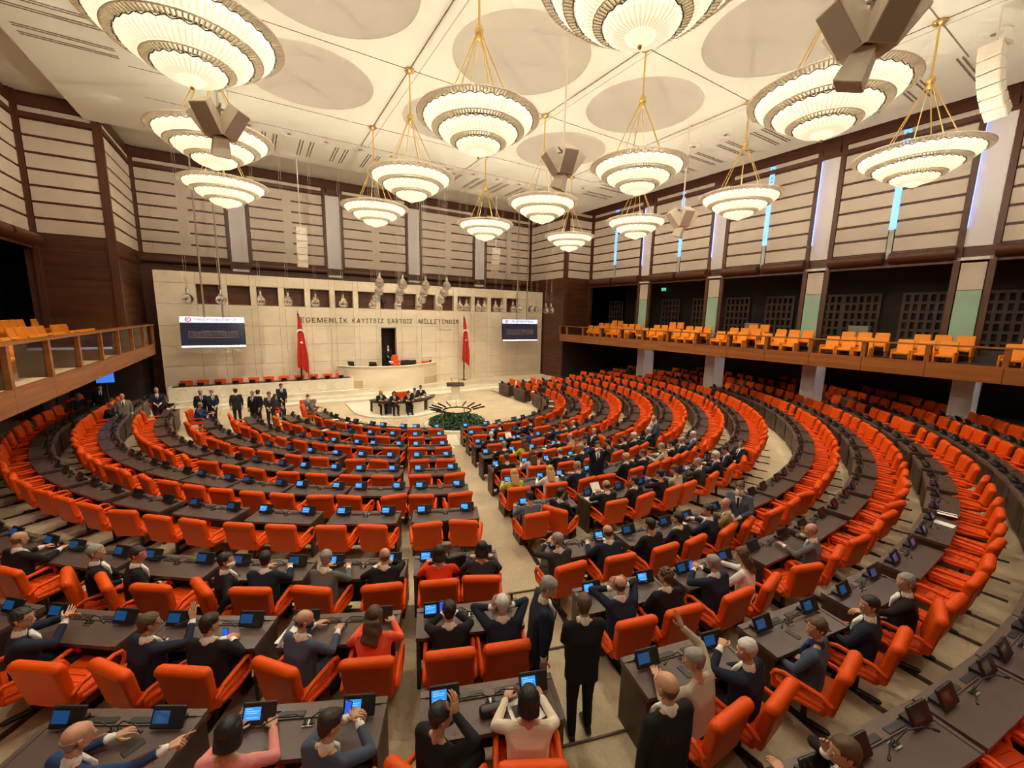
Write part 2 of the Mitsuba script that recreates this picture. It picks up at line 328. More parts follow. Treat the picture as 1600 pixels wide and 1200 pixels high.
    ('s', 4, 7.23, 10.75, 0.37, -7.6, 5, 15, 0.12, 'desk', 'lime', 'lime', 'long_brown', 'brown-haired person in a lime green jacket turned left'),
    ('s', 3, 6.92, 12.73, 0.27, -11.1, 0, 0, 0.12, 'desk', 'navy', 'white', 'short_white', 'white-haired person in a navy suit beside the first desk of the right block'),
    ('s', 3, 7.71, 12.41, 0.27, -6.0, 0, 0, 0.12, 'paper', 'black', 'white', 'short_dark', 'dark-haired person in a black suit holding a small screen near the front'),
    ('s', 3, 8.47, 12.41, 0.27, -1.4, 5, 5, 0.15, 'desk', 'blue', 'blue', 'short_dark', 'broad person in a blue jacket, back turned, near the front'),
    ('s', 2, 9.42, 13.54, 0.19, 5.0, 10, 15, 0.1, 'desk', 'navy', 'white', 'short_dark', 'dark-haired person in a navy suit in the front rows beside an orange chair'),
    ('s', 3, 9.6, 12.55, 0.27, 5.6, 5, 10, 0.1, 'desk', 'navy', 'navy', 'short_dark', 'dark-haired person in navy, back turned, behind the front row'),
    ('s', 4, 8.55, 11.04, 0.37, -0.8, 5, 5, 0.1, 'desk', 'black', 'white', 'short_dark', 'dark-haired person in a black suit by a sheet of paper, middle of the right block'),
    ('s', 3, 10.64, 12.35, 0.27, 11.6, 15, 40, 0.1, 'desk', 'charcoal', 'white', 'bald_skin', 'balding person in a charcoal suit turned left near an empty desk'),
    ('s', 3, 10.24, 11.8, 0.27, 8.7, 15, 40, 0.12, 'desk', 'charcoal', 'white', 'short_dark', 'dark-haired person in a charcoal suit reaching over the desk'),
    ('s', 4, 9.08, 10.51, 0.37, 1.9, 30, 50, 0.05, 'lap', 'sand', 'sand', 'bald_skin', 'bald person in a sand coloured suit sitting sideways'),
    ('s', 4, 10.29, 10.5, 0.37, 8.0, 70, 60, 0.0, 'lap', 'black', 'white', 'bald_skin', 'bald person in black with white shirt facing left, arm on the chair'),
    ('s', 5, 9.44, 9.46, 0.49, 3.4, 10, 20, 0.1, 'desk', 'charcoal', 'charcoal', 'short_dark', 'dark-haired person in charcoal below the bald one in the white shirt'),
    ('s', 5, 10.23, 9.54, 0.49, 7.1, 10, 10, 0.1, 'lap', 'black', 'white', 'short_brown', 'brown-haired person in a black suit, back turned, in the middle of the right block'),
    ('s', 5, 10.8, 9.59, 0.49, 9.8, 10, 30, 0.1, 'desk', 'black', 'white', 'short_white', 'white-haired person in a black suit talking with the neighbour'),
    ('s', 5, 11.79, 9.91, 0.49, 14.6, 20, 40, 0.1, 'desk', 'navy', 'white', 'short_white', 'white-haired person looking at the one who stands in blue grey'),
    ('t', 0, 12.03, 9.63, 0.49, 15.3, 40, 40, 0.2, 'front', 'slate', 'white', 'bald_brown', 'person in a slate suit bending over while standing between the orange chairs'),
    ('s', 2, 7.95, 13.73, 0.19, -5.3, 5, 0, 0.1, 'desk', 'black', 'white', 'bald_skin', 'balding person in a black suit in the front row right of the plant bed'),
    ('c', 0, -3.95, 23.31, 0.49, -96.9, 0, 0, 0.05, 'lap', 'navy', 'white', 'bald_skin', 'bald person in a navy suit facing the room at the left wall'),
    ('s', 5, -4.17, 23.88, 0.49, -99.3, 0, 10, 0.1, 'desk', 'black', 'black', 'short_dark', 'person in black seen from behind at the left wing end desk'),
    ('c', 0, -2.35, 22.76, 0.37, -95.0, 12, 0, 0.1, 'side', 'navy', 'white', 'short_grey', 'person in navy with white shirt standing before the long bench, leftmost one'),
    ('c', 0, -1.92, 22.56, 0.37, -94.1, 20, 0, 0.1, 'front', 'navy', 'white', 'short_grey', 'person in a navy suit with a face mask standing before the long bench'),
    ('s', 4, -2.36, 21.96, 0.37, -90.8, -15, -20, 0.15, 'desk', 'blue', 'blue', 'short_grey', 'grey-haired person in a blue jacket seated at the left wing before the standing pair'),
    ('t', 0, -1.06, 23.1, 0.27, -97.6, 92, 0, 0.03, 'side', 'charcoal', 'white', 'short_dark', 'person in a charcoal suit standing with the back turned before the long bench'),
    ('c', 0, -0.39, 22.6, 0.19, -95.1, -30, 0, 0.05, 'side', 'black', 'white', 'short_grey', 'grey-haired person in a black suit half hidden behind another one at the long bench'),
    ('t', 0, -0.16, 22.79, 0.19, -96.4, 45, 0, 0.12, 'front', 'navy', 'white', 'short_dark', 'person in a dark navy suit leaning to the right with the back turned'),
    ('c', 0, 0.27, 22.05, 0.19, -91.7, -10, 0, 0.15, 'front', 'charcoal', 'white', 'short_brown', 'smiling person in a charcoal suit and blue tie facing the room'),
    ('c', 0, 0.87, 24.29, 0.19, -107.7, 15, 0, 0.08, 'front', 'navy', 'white', 'short_dark', 'person in navy with white shirt standing before the long bench, rightmost one'),
    ('s', 2, 1.61, 23.7, 0.19, -102.9, -25, -20, 0.05, 'lap', 'charcoal', 'charcoal', 'long_dark', 'person in dark grey with long dark hair at the left front desks'),
    ('s', 1, 1.87, 23.32, 0.1, -102.5, -85, 0, 0.05, 'lap', 'grey', 'white', 'short_dark', 'person with a white face mask behind the long dark hair'),
    ('s', 1, 2.01, 22.35, 0.1, -94.6, -20, -10, 0.35, 'desk', 'grey', 'grey', 'short_grey', 'person in a grey checked jacket bent over the front row desk'),
    ('x', 0, 5.65, 23.14, 0.1, 0.0, 185, -20, 0.1, 'desk', 'black', 'white', 'long_blonde', 'blonde person in a black jacket at the left end of the curved table'),
    ('x', 0, 6.26, 22.64, 0.1, 0.0, 180, -10, 0.15, 'desk', 'black', 'white', 'long_dark', 'dark-haired person in black jacket and white blouse, second at the curved table'),
    ('x', 0, 7.02, 22.5, 0.1, 0.0, 178, 20, 0.2, 'desk', 'black', 'white', 'short_dark', 'person in black writing at the middle of the curved table'),
    ('x', 0, 7.6, 23.13, 0.1, 0.0, 175, 0, 0.12, 'desk', 'charcoal', 'white', 'short_dark', 'person in a dark suit and white shirt at the curved table, second from the right'),
    ('x', 0, 8.22, 23.8, 0.1, 0.0, 165, 0, 0.05, 'desk', 'black', 'white', 'short_dark', 'person in a black suit at the right end of the curved table'),
    ('s', 6, -5.5, 22.38, 0.59, -92.3, -10, -10, 0.2, 'paper', 'black', 'black', 'bald_skin', 'bald person in black reading a white paper at the upper left'),
    ('c', 0, -4.84, 22.18, 0.49, -91.6, 0, 0, 0.05, 'side', 'tweed', 'white', 'bald_skin', 'person in a grey tweed jacket and black tie standing under a blue screen'),
    ('c', 0, -6.02, 24.45, 0.59, -100.2, 0, 0, 0.05, 'side', 'black', 'white', 'short_dark', 'person in a black suit in the dark passage below the left gallery'),
    ('s', 7, -6.3, 24.76, 0.66, -100.7, -60, 0, 0.05, 'lap', 'charcoal', 'charcoal', 'short_grey', 'person in dark clothes sitting in the shade below the left gallery'),
    ('d', 0, 8.03, 30.2, 1.63, 0.0, 180, 0, 0.02, 'front', 'black', 'white', 'bald_skin', 'person in a black suit standing in the dark doorway behind the podium'),
]

# ---------------------------------------------------------------- room shell
C = np.array([8.7, 21.79])                                   # centre of the seating circle
RR = [7.05, 8.5, 9.98, 11.45, 12.94, 14.4, 15.87, 17.85, 19.3, 20.73, 22.2, 23.6]
HH = [.10, .19, .27, .37, .49, .59, .66, .78, .89, 1.02, 1.14, 1.25]
XL, XR, YB, YF = -8.3, 24.9, -5.0, 32.8                      # upper hall
XLL, XRR = -10.5, 31.0                                       # below and behind the galleries
ZC = 14.0

fl = struct('floor')
room = sbox(XLL, YB, XRR, 27.2)
def disc(r):
    return Point(C[0], C[1]).buffer(r, 90).union(sbox(C[0] - r, C[1], C[0] + r, 27.3))   # horseshoe
put('centre_carpet', box(XLL, XRR, YB, YF + .4, -.3, 0.0), 'carpet', fl)
for k in range(12):
    ring = (disc(RR[k + 1] - .85) if k < 11 else sbox(XLL, YB, XRR, 27.2).buffer(1)).difference(disc(RR[k] - .85)).intersection(room)
    put('terrace', extrude(ring, -.2, HH[k]), 'carpet', fl)
A0 = math.radians(-17.1)                                     # the centre aisle
def pol(r, th, z=0.0):
    return np.array([C[0] + r * math.sin(th), C[1] - r * math.cos(th), z])
for k in range(7, 11):
    r = RR[k] - .85
    arc = [pol(r, A0 + math.radians(s) , HH[k] + .004) for s in np.linspace(-1.9, 1.9, 9)]
    put('step_nosing', cat(*[bar(a, b, .05, .02) for a, b in zip(arc[:-1], arc[1:])]), 'desk_edge', fl)

# stage dais with three steps
def dais(off):
    xs = np.linspace(-5.0, 22.0, 55)
    front = [(x, 28.6 - off * .62 - .25 * off * math.exp(-((x - 9.5) / 4.5) ** 2)) for x in xs]
    return Polygon(front + [(22.0, 30.6), (-5.0, 30.6)])
st = struct('stage_dais', 'pale stone stage dais with three low steps')
for i, z in enumerate((.17, .34, .5)):
    put('step', extrude(dais(2 - i), 0, z), 'marble_white' , st)
put('stage_carpet', extrude(dais(0).buffer(-.12), .5, .512), 'carpet', st)
put('speaker_floor', extrude(Polygon([(4.6, 30.6)] + [(8.2 + 3.6 * math.sin(a), 30.5 - 1.6 * math.cos(a)) for a in np.linspace(-1.5, 1.5, 20)] + [(11.8, 30.6)]), .5, 1.05), 'carpet', st)

# lower walls, dark
wb = struct('wall_back')
put('backing', box(XLL, XRR, YB - .3, YB, 0, ZC + .8), 'wood_plank', wb)
wl = struct('wall_left')
wr = struct('wall_right')
wf = struct('wall_front')
put('lower_panel', box(XLL - .2, XLL, YB, YF, 0, 9.0), 'wood_dark', wl)
put('lower_panel', box(XRR, XRR + .2, YB, YF, 0, 3.6), 'wood_dark', wr)
put('gallery_back_panel', box(29.3, 29.6, YB, 27.6, 3.6, 8.9), 'wood_dark', wr)
put('gallery_soffit', box(24.95, 29.6, YB, 27.6, 8.75, 8.9), 'wood_dark', wr)
put('gallery_soffit', box(XLL, XL - .05, YB, 27.6, 8.75, 8.9), 'wood_dark', wl)
put('upper_backing', box(XR + .03, XR + .2, YB, 27.6, 8.3, ZC + .75), 'wood_frame', wr)
put('upper_backing', box(XL - .2, XL - .03, YB, 27.6, 8.3, ZC + .75), 'wood_frame', wl)
put('upper_backing', box(-5.6, 22.1, YF + .03, YF + .2, 0, ZC + .75), 'wood_frame', wf)
put('soffit', box(XL - .2, XR + .2, YB, YF + .2, ZC + .75, ZC + .9), 'ceiling_white', wf)
# corner piers left and right of the stage
NL, NR, NY = -5.6, 22.1, 27.6
put('pier_backing', box(NR + .03, XR + .3, NY + .03, YF + .2, 3.4, ZC + .75), 'wood_frame', wr)
put('pier_backing', box(XL - .3, NL - .03, NY + .03, YF + .2, 3.4, ZC + .75), 'wood_frame', wl)
put('pier_backing', box(NR + .03, XRR, NY + .03, YF + .2, 0, 3.4), 'wood_dark', wr)
put('pier_backing', box(XLL, NL - .03, NY + 2.2, YF + .2, 0, 3.4), 'wood_dark', wl)
# wooden planks of the piers
planks = {}
def plank_wall(host, axis, at, sign, a0, a1, z0, z1, bs='wood_plank'):
    n = max(1, round((z1 - z0) / .62))
    dz = (z1 - z0) / n
    for i in range(n):
        z = z0 + i * dz
        if axis == 'y':
            y = (at - .03, at) if sign < 0 else (at, at + .03)
            m = box(a0, a1, y[0], y[1], z + .012, z + dz - .012)
        else:
            x = (at - .03, at) if sign < 0 else (at, at + .03)
            m = box(x[0], x[1], a0, a1, z + .012, z + dz - .012)
        put('plank', m, bs, host)
plank_wall(wr, 'x', NR + .03, -1, NY + .12, YF, 0, 8.75)
plank_wall(wr, 'y', NY + .03, -1, NR + .12, XR - .1, 3.4, 8.75)
plank_wall(wl, 'x', NL - .03, 1, NY + .12, YF, 3.4, 8.75)
plank_wall(wl, 'y', NY + .03, -1, XL + .1, NL - .12, 3.4, 8.75)
plank_wall(wf, 'y', YF + .03, -1, NL, NR, 7.9, 8.6)
plank_wall(wl, 'x', XLL, 1, 20.0, YF, 0, 3.2, 'wood_dark')

# upper wall panelling: strips of pale fabric between brown rails
Z0, Z1, NS = 8.93, 13.72, 7
DZ = (Z1 - Z0) / NS
def strips(host, axis, at, sign, a0, a1, split=None, gap=.11):
    """seven fabric strips and the narrow top band between a0 and a1; split = half width of the gap in the middle"""
    spans = [(a0, a1)]
    if split is not None:
        m_ = (a0 + a1) / 2
        spans = [(a0, m_ - split), (m_ + split, a1)]
    for s0, s1 in spans:
        for i in range(NS + 1):
            z0, z1 = (Z0 + i * DZ, Z0 + (i + 1) * DZ - gap) if i < NS else (13.93, 14.13)
            d = (at - .04, at + .02) if sign < 0 else (at - .02, at + .04)
            m = box(s0, s1, d[0], d[1], z0, z1) if axis == 'y' else box(d[0], d[1], s0, s1, z0, z1)
            put('fabric_panel', m, 'fabric_panel', host)
def post(host, axis, at, sign, c, w, z0=8.3, z1=14.75, depth=.1):
    d = (at - depth, at + .05) if sign < 0 else (at - .05, at + depth)
    m = box(c - w / 2, c + w / 2, d[0], d[1], z0, z1) if axis == 'y' else box(d[0], d[1], c - w / 2, c + w / 2, z0, z1)
    put('post', m, 'wood_frame', host)
# front wall: columns behind the chandelier grid
fcols = [-.6, 5.1, 10.95, 16.75]
edges = [NL + .1] + sum([[c - .56, c + .56] for c in fcols], []) + [NR - .1]
for i in range(0, len(edges), 2):
    a0, a1 = edges[i], edges[i + 1]
    strips(wf, 'y', YF, -1, a0 + .12, a1 - .12)
    post(wf, 'y', YF, -1, a0, .18); post(wf, 'y', YF, -1, a1, .18)
    put('acoustic_strip', box((a0 + a1) / 2 - .25, (a0 + a1) / 2 + .25, YF - .055, YF, Z0, Z1 - .1), 'fabric_panel', wf)
    if a1 - a0 > 1: put('fascia', to_tm(m3.Manifold.batch_hull([m3.Manifold.cylinder(a1 - a0, .2, -1, 12).rotate((0, 90, 0)).translate((a0, YF - .12, 8.55)), m3.Manifold.cube((a1 - a0, .05, .5)).translate((a0, YF - .05, 8.35))])), 'wood_frame', wf, 30)
for c in fcols:
    put('column_face', box(c - .46, c + .46, YF - .03, YF + .02, 8.75, 13.7), 'lavender', wf)
    put('column_sill', box(c - .46, c + .46, YF - .03, YF + .02, 8.15, 8.3), 'lavender', wf)
    put('bracket', to_tm(m3.Manifold.cube((.7, .2, .7)).translate((c - .35, YF - .14, 13.85)) - m3.Manifold.cylinder(.4, .2, -1, 16).rotate((90, 0, 0)).translate((c, YF, 14.6))), 'wood_frame', wf)
# side walls
rcols = [21.65, 16.05, 10.45, 4.87, -.75]
def side_wall(host, at, sign, led):
    ed = [NY - .1]
    for c in rcols: ed += [c + .5, c - .5]
    for i in range(0, len(ed) - 1, 2):
        a1, a0 = ed[i], ed[i + 1]
        strips(host, 'x', at, sign, a0 + .12, a1 - .12, split=.13)
        post(host, 'x', at, sign, a0, .2, 3.9 if led else 8.3); post(host, 'x', at, sign, a1, .2, 3.9 if led and i else 8.3)
        for b0, b1 in ((a0 + .05, (a0 + a1) / 2 - .12), ((a0 + a1) / 2 + .12, a1 - .05)):
            f = m3.Manifold.batch_hull([m3.Manifold.cylinder(b1 - b0, .24, -1, 14).rotate((-90, 0, 0)).translate((at + sign * .2, b0, 8.62)), m3.Manifold.cube((.06, b1 - b0, .55)).translate((at - .03, b0, 8.33))])
            put('fascia', to_tm(f), 'wood_frame', host, 30)
        put('lintel', box(at - .05, at + .05, a0, a1, 8.22, 8.32), 'wood_frame', host)
    for c in rcols:
        x0, x1 = (at - .03, at + .03)
        put('column_face', box(x0, x1, c - .4, c + .4, 8.85, 13.7), 'lavender', host)
        put('column_face', box(at - .08, at + .3, c - .36, c + .36, 7.12, 8.2), 'fabric_panel', host)
        put('column_sill', box(at - .1, at + .05, c - .5, c + .5, 8.3, 8.42), 'lavender', host)
        if led:
            put('column_glass', box(at - .09, at + .3, c - .36, c + .36, 4.6, 7.1), 'green_glass', host)
        bk = m3.Manifold.cube((.2, .7, .7)).translate((-.1, -.35, 0)) - m3.Manifold.cylinder(.5, .2, -1, 16).rotate((0, 90, 0)).translate((-.25, 0, .75))
        put('bracket', moved(to_tm(bk), at + sign * .06, c, 13.85), 'wood_frame', host)
    put('top_beam', box(at - .12, at + .05, YB, NY, 14.16, 14.6) , 'wood_frame', host)
    put('mid_beam', box(at - .10, at + .05, YB, NY, 13.7, 13.9), 'wood_frame', host)
side_wall(wr, XR, -1, True)
side_wall(wl, XL, 1, False)
put('top_beam', box(NL, NR, YF - .12, YF + .05, 14.16, 14.6), 'wood_frame', wf)
put('mid_beam', box(NL, NR, YF - .10, YF + .05, 13.7, 13.9), 'wood_frame', wf)
# pier panelling
for host, x0, x1, xs, sg in ((wr, NR, XR, NR, -1), (wl, XL, NL, NL, 1)):
    strips(host, 'y', NY, -1, x0 + .22, x1 - .22)
    strips(host, 'x', xs, sg, NY + .22, YF - .1)
    for c in (x0 + .09, x1 - .09): post(host, 'y', NY, -1, c, .2, 3.4)
    post(host, 'x', xs, sg, NY + .09, .2, 3.4); post(host, 'x', xs, sg, YF - .06, .16)
    for z0, z1 in ((14.16, 14.6), (13.7, 13.9)):
        put('pier_beam', box(x0, x1, NY - .1, NY + .05, z0, z1), 'wood_frame', host)
        put('pier_beam', box(xs - .1, xs + .1, NY, YF, z0, z1), 'wood_frame', host)
# blue light strips in the middle of each right bay and beside the columns
BLUE, VIOLET = (0.02, 0.55, 1.5), (0.10, 0.25, 1.6)
mids = [(NY - .1 + rcols[0] + .5) / 2] + [(rcols[i] - .5 + rcols[i + 1] + .5) / 2 for i in range(4)]
for i, y in enumerate(mids):
    t = thing('wall_light_strip', 'tall blue light strip on the right wall, %s from the stage' % ['first', 'second', 'third', 'fourth', 'fifth'][i], 'light')
    scene[numbered(t + '__tube')] = {**mikit.ply(box(XR - .06, XR - .02, y - .125, y + .125, 9.9, 14.1), 'led_off'), 'emitter': emit(BLUE, .3)}
    put('lower_tube', box(XR - .06, XR - .02, y - .09, y + .09, 8.6, 9.9), 'led_off', t)
    for q in range(6):
        z = 13.9 - q * .22
        put('chevron', cat(bar((XR - .065, y - .06, z), (XR - .065, y, z + .07), .02), bar((XR - .065, y, z + .07), (XR - .065, y + .06, z), .02)), 'wood_dark', t)
for i, c in enumerate(rcols):
    t = thing('column_light', 'thin violet light line beside the ' + nth(i) + ' column from the stage, right wall', 'light')
    scene[t] = {**mikit.ply(box(XR - .085, XR - .01, c + .385, c + .41, 9.6, 13.65), 'led_off'), 'emitter': emit(np.array(VIOLET) * 3.0, .4)}

# ---------------------------------------------------------------- ceiling
ce = struct('ceiling')
CX0, CX1, CY1 = -6.0, 23.0, 27.4
GX, GY = [-.7, 5.1, 10.9, 16.75], [20.7, 15.4, 10.1, 4.85]
domes = [(x, y) for x in (2.2, 8.0, 13.8) for y in (18.05, 12.75, 7.45, 2.2)] + [(-3.4, 7.45)][:0]
plate = sbox(CX0, YB, CX1, CY1)
for x, y in domes: plate = plate.difference(Point(x, y).buffer(2.25, 32))
put('plate', extrude(plate, ZC, ZC + .45), 'ceiling_white', ce)
for x, y in domes:
    put('dome_recess', moved(lathe([(2.25, 0.02), (2.0, .12), (1.5, .25), (.8, .33), (.001, .36)], 40), x, y, ZC), 'dome_shade_grey', ce, True)
for x in GX:
    put('joint', box(x - .018, x + .018, YB, 23.2, ZC - .006, ZC + .01), 'slot_dark', ce)
    put('joint_band', box(x + .32, x + .36, YB, 23.2, ZC - .003, ZC + .01), 'dome_shade_grey', ce)
for y in GY + [23.2]:
    put('joint', box(-3.2, 19.6, y - .018, y + .018, ZC - .006, ZC + .01), 'slot_dark', ce)
slot = mikit.ply(box(-.025, .025, -1.15, 1.15, -.012, .01), 'slot_dark')
def slot_set(x, y, rot):
    for o in (-.30, -.17, .17, .30):
        a = math.radians(rot)
        again('vent_slot', slot, ce, T().translate([x + o * math.cos(a), y + o * math.sin(a), ZC]).rotate([0, 0, 1], rot))
for i in range(12): slot_set(-2.6 + 1.62 * i + .5, 25.3, 0)
for i in range(15): slot_set(20.6, 22.6 - 1.62 * i, 90)
for i in range(12): slot_set(-4.5, 20.0 - 1.62 * i, 90)
ring_d = mikit.ply(lathe([(.36, -.004), (.36, -.012), (.20, -.012), (.20, -.004)], 28), 'ceiling_white', True)
hole_d = mikit.ply(cyl(0, 0, -.016, .0, .085, 20), 'slot_dark')
spots = [(-2.0 + 1.62 * i + .7 + .01, 23.75) for i in range(13)] + [(18.75, 22.0 - 1.62 * i) for i in range(13)] + [(-2.9, 19.0 - 3.24 * i) for i in range(6)]
for i, (x, y) in enumerate(spots):
    side = 'front row of the ceiling' if i < 13 else 'right row of the ceiling' if i < 26 else 'left row of the ceiling'
    n_ = i if i < 13 else i - 13 if i < 26 else i - 26
    t = thing('ceiling_downlight', 'small recessed downlight, %s in the %s%s' % (nth(n_), side, ', counted from the left' if i < 13 else ', counted from the stage'), 'light')
    again('trim_ring', ring_d, t, T().translate([x, y, ZC])); again('opening', hole_d, t, T().translate([x, y, ZC]))
ADDED_WASH = 40.0  # strength of the added washers that brighten the upper walls
def spot(x, y, tx, ty, tz, power, cut=42, z=ZC - .05):
    scene[numbered('downlight_and_added_beam')] = {'type': 'spot', 'to_world': T().look_at(origin=[x, y, z], target=[tx, ty, tz], up=[0, 1, .01]), 'cutoff_angle': cut, 'beam_width': cut * .55,
                                         'intensity': {'type': 'rgb', 'value': (WARM * power).tolist()}}
for i in range(1, 13, 3): spot(spots[i][0], 23.75, spots[i][0], 27.5, 2.0, SPOT * 2.0)
for i in range(14, 26, 3): spot(spots[i][0], spots[i][1], spots[i][0] + 1.0, spots[i][1] - .3, 0.0, SPOT)
for x in (-2.6, 2.3, 8.0, 13.8, 19.2): spot(x, 25.9, x, 32.8, 9.6, ADDED_WASH * .55, 62, ZC - .03)  # this and the next two loops: added washers with no fixture
for i, y in enumerate((24.6, 19.0, 13.3, 7.6, 2.0)): spot(20.2, y, 24.9, y, 9.8, ADDED_WASH * .42, 62, ZC - .03)
for i, y in enumerate((24.0, 18.0, 12.0)): spot(-3.9, y, -8.3, y + .8, 9.8, ADDED_WASH * .3, 62, ZC - .03)
for i in (26, 28, 30): spot(spots[i][0], spots[i][1], spots[i][0] - .5, spots[i][1], 0.0, SPOT * .8)

# ---------------------------------------------------------------- chandeliers
def pleated(profile, n, amp):
    """a turned tier of upright glass rods: radius waves n times round"""
    p = np.asarray(profile, float); k = 4 * n
    ang = np.arange(k) * 2 * math.pi / k
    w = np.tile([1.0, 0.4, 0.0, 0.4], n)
    v = np.stack([(p[:, None, 0] - amp * w) * np.cos(ang), (p[:, None, 0] - amp * w) * np.sin(ang), np.broadcast_to(p[:, None, 1], (len(p), k))], -1).reshape(-1, 3)
    f = []
    for i in range(len(p) - 1):
        for s in range(k):
            s2 = (s + 1) % k
            f += [[i * k + s, i * k + s2, (i + 1) * k + s2], [i * k + s, (i + 1) * k + s2, (i + 1) * k + s]]
    m = trimesh.Trimesh(v, np.array(f), process=False)
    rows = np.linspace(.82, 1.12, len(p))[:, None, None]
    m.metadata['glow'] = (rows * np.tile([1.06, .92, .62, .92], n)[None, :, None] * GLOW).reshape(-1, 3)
    return m
def flip(m, up=False):
    """faces turned so that the mesh shines downwards (or up)"""
    m = m.copy()
    if ((m.face_normals[:, 2] * m.area_faces).sum() > 0) != up: m.faces = m.faces[:, ::-1]
    return m
GLOW = np.array([1.0, 0.94, 0.62]) * SHADE_GLOW
def flange(r0, r1, z, n):
    """a ring of thin glass rods spreading outwards"""
    out = []
    for i in range(n):
        a = 2 * math.pi * (i + .5) / n
        d = np.array([math.cos(a), math.sin(a), 0])
        out.append(bar(d * r0 + [0, 0, z], d * r1 + [0, 0, z + .035], .75 * 2 * math.pi * r1 / n, .022))
    return cat(*out)
def zigzag(r, z, n, h):
    pts = [(r * math.cos(2 * math.pi * i / (2 * n)), r * math.sin(2 * math.pi * i / (2 * n)), z + (h if i % 2 else 0)) for i in range(2 * n)]
    return tube(pts, .009, 4, True)
gl = lambda k: {'type': 'area', 'radiance': {'type': 'mesh_attribute', 'name': 'vertex_color'}, 'sampling_weight': .6} if k == 1 else {'type': 'area', 'radiance': {'type': 'rgb', 'value': (GLOW * k).tolist()}, 'sampling_weight': .3}
parts = [
    ('canopy', lathe([(.001, 3.50), (.16, 3.50), (.16, 3.44), (.05, 3.40), (.02, 3.38)], 20), 'brass', True, None),
    ('stem', cyl(0, 0, 2.0, 3.45, .028, 10), 'brass', True, None),
    ('hub', lathe([(.001, 2.12), (.07, 2.10), (.11, 2.02), (.11, 1.96), (.06, 1.92), (.09, 1.86), (.04, 1.80), (.001, 1.78)], 20), 'brass', True, None),
]
for i in range(6):
    a = math.pi / 6 + i * math.pi / 3
    parts.append(('suspension_rod', tube([(.05 * math.cos(a), .05 * math.sin(a), 1.95), (.95 * math.cos(a), .95 * math.sin(a), .02)], .016, 6), 'brass', True, None))
parts += [
    ('rod_flange', flange(1.34, 1.52, .02, 120), 'crystal_rod', False, None),
    ('rod_flange', flange(.98, 1.15, -.27, 96), 'crystal_rod', False, None),
    ('rod_flange', flange(.55, .70, -.55, 64), 'crystal_rod', False, None),
    ('flange_rim', cat(tube([(1.52 * math.cos(a), 1.52 * math.sin(a), .055) for a in np.linspace(0, 2 * math.pi, 64, False)], .018, 6, True),
                       tube([(1.15 * math.cos(a), 1.15 * math.sin(a), -.235) for a in np.linspace(0, 2 * math.pi, 56, False)], .016, 6, True),
                       tube([(.70 * math.cos(a), .70 * math.sin(a), -.515) for a in np.linspace(0, 2 * math.pi, 40, False)], .014, 6, True)), 'crystal_rod', True, None),
    ('zigzag_wire', cat(zigzag(1.375, -.035, 36, .05), zigzag(1.005, -.325, 30, .045), zigzag(.575, -.60, 22, .04)), 'black', False, None),
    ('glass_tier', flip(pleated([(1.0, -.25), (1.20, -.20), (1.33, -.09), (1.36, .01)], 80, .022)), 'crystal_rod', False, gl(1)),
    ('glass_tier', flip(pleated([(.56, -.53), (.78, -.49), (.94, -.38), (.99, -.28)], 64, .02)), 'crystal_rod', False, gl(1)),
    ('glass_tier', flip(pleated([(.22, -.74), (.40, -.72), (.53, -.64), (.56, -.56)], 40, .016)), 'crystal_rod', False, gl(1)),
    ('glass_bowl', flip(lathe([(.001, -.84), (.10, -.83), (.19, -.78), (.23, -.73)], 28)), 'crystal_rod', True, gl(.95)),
    ('finial', lathe([(.001, -.84), (.03, -.85), (.035, -.87), (.02, -.90), (.001, -.91)][::-1], 12), 'brass', True, None),
    ('inner_frame', lathe([(1.30, .03), (1.30, -.02), (.9, -.1)], 32), 'brass', True, None),
    ('lamp_tray', flip(moved(trimesh.Trimesh(*(lambda a: (np.vstack([np.stack([1.15 * np.cos(a), 1.15 * np.sin(a), 0 * a], 1), [[0, 0, 0]]]), np.array([[i, (i + 1) % 32, 32] for i in range(32)])))(np.arange(32) * math.pi / 16), process=False), 0, 0, -.06), True), 'white_plastic', False,
     {'type': 'area', 'radiance': {'type': 'rgb', 'value': (WARM * UP_LIGHT).tolist()}, 'sampling_weight': 4.0}),
]
group_of('chandelier_parts', parts)
colname = ['leftmost column', 'second column from the left', 'third column from the left', 'rightmost column']
rowname = ['row nearest the stage', 'second row from the stage', 'third row from the stage', 'fourth row from the stage', 'row above the viewer']
for i, x in enumerate(GX):
    for j, y in enumerate(GY + [-.45]):
        scene[numbered('added_bulb_light')] = {'type': 'point', 'position': [x, y, 11.0], 'intensity': {'type': 'rgb', 'value': (WARM * BULB_FILL).tolist()}}  # added point light, no bulb is modelled here
        inst('chandelier', 'chandelier_parts', T().translate([x, y, 10.5]), 'lit tiered glass chandelier, %s, %s' % (rowname[j], colname[i]), 'chandelier', 'chandeliers under the ceiling')
        scene[numbered('added_chandelier_beam')] = {'type': 'spot', 'to_world': T().look_at(origin=[x, y, 9.56], target=[x, y, 0], up=[0, 1, 0]), 'cutoff_angle': 82, 'beam_width': 45,
                                              'intensity': {'type': 'rgb', 'value': (WARM * DOWN_LIGHT * (.35 if j == 4 else 1)).tolist()}}  # added spot without a lamp of its own

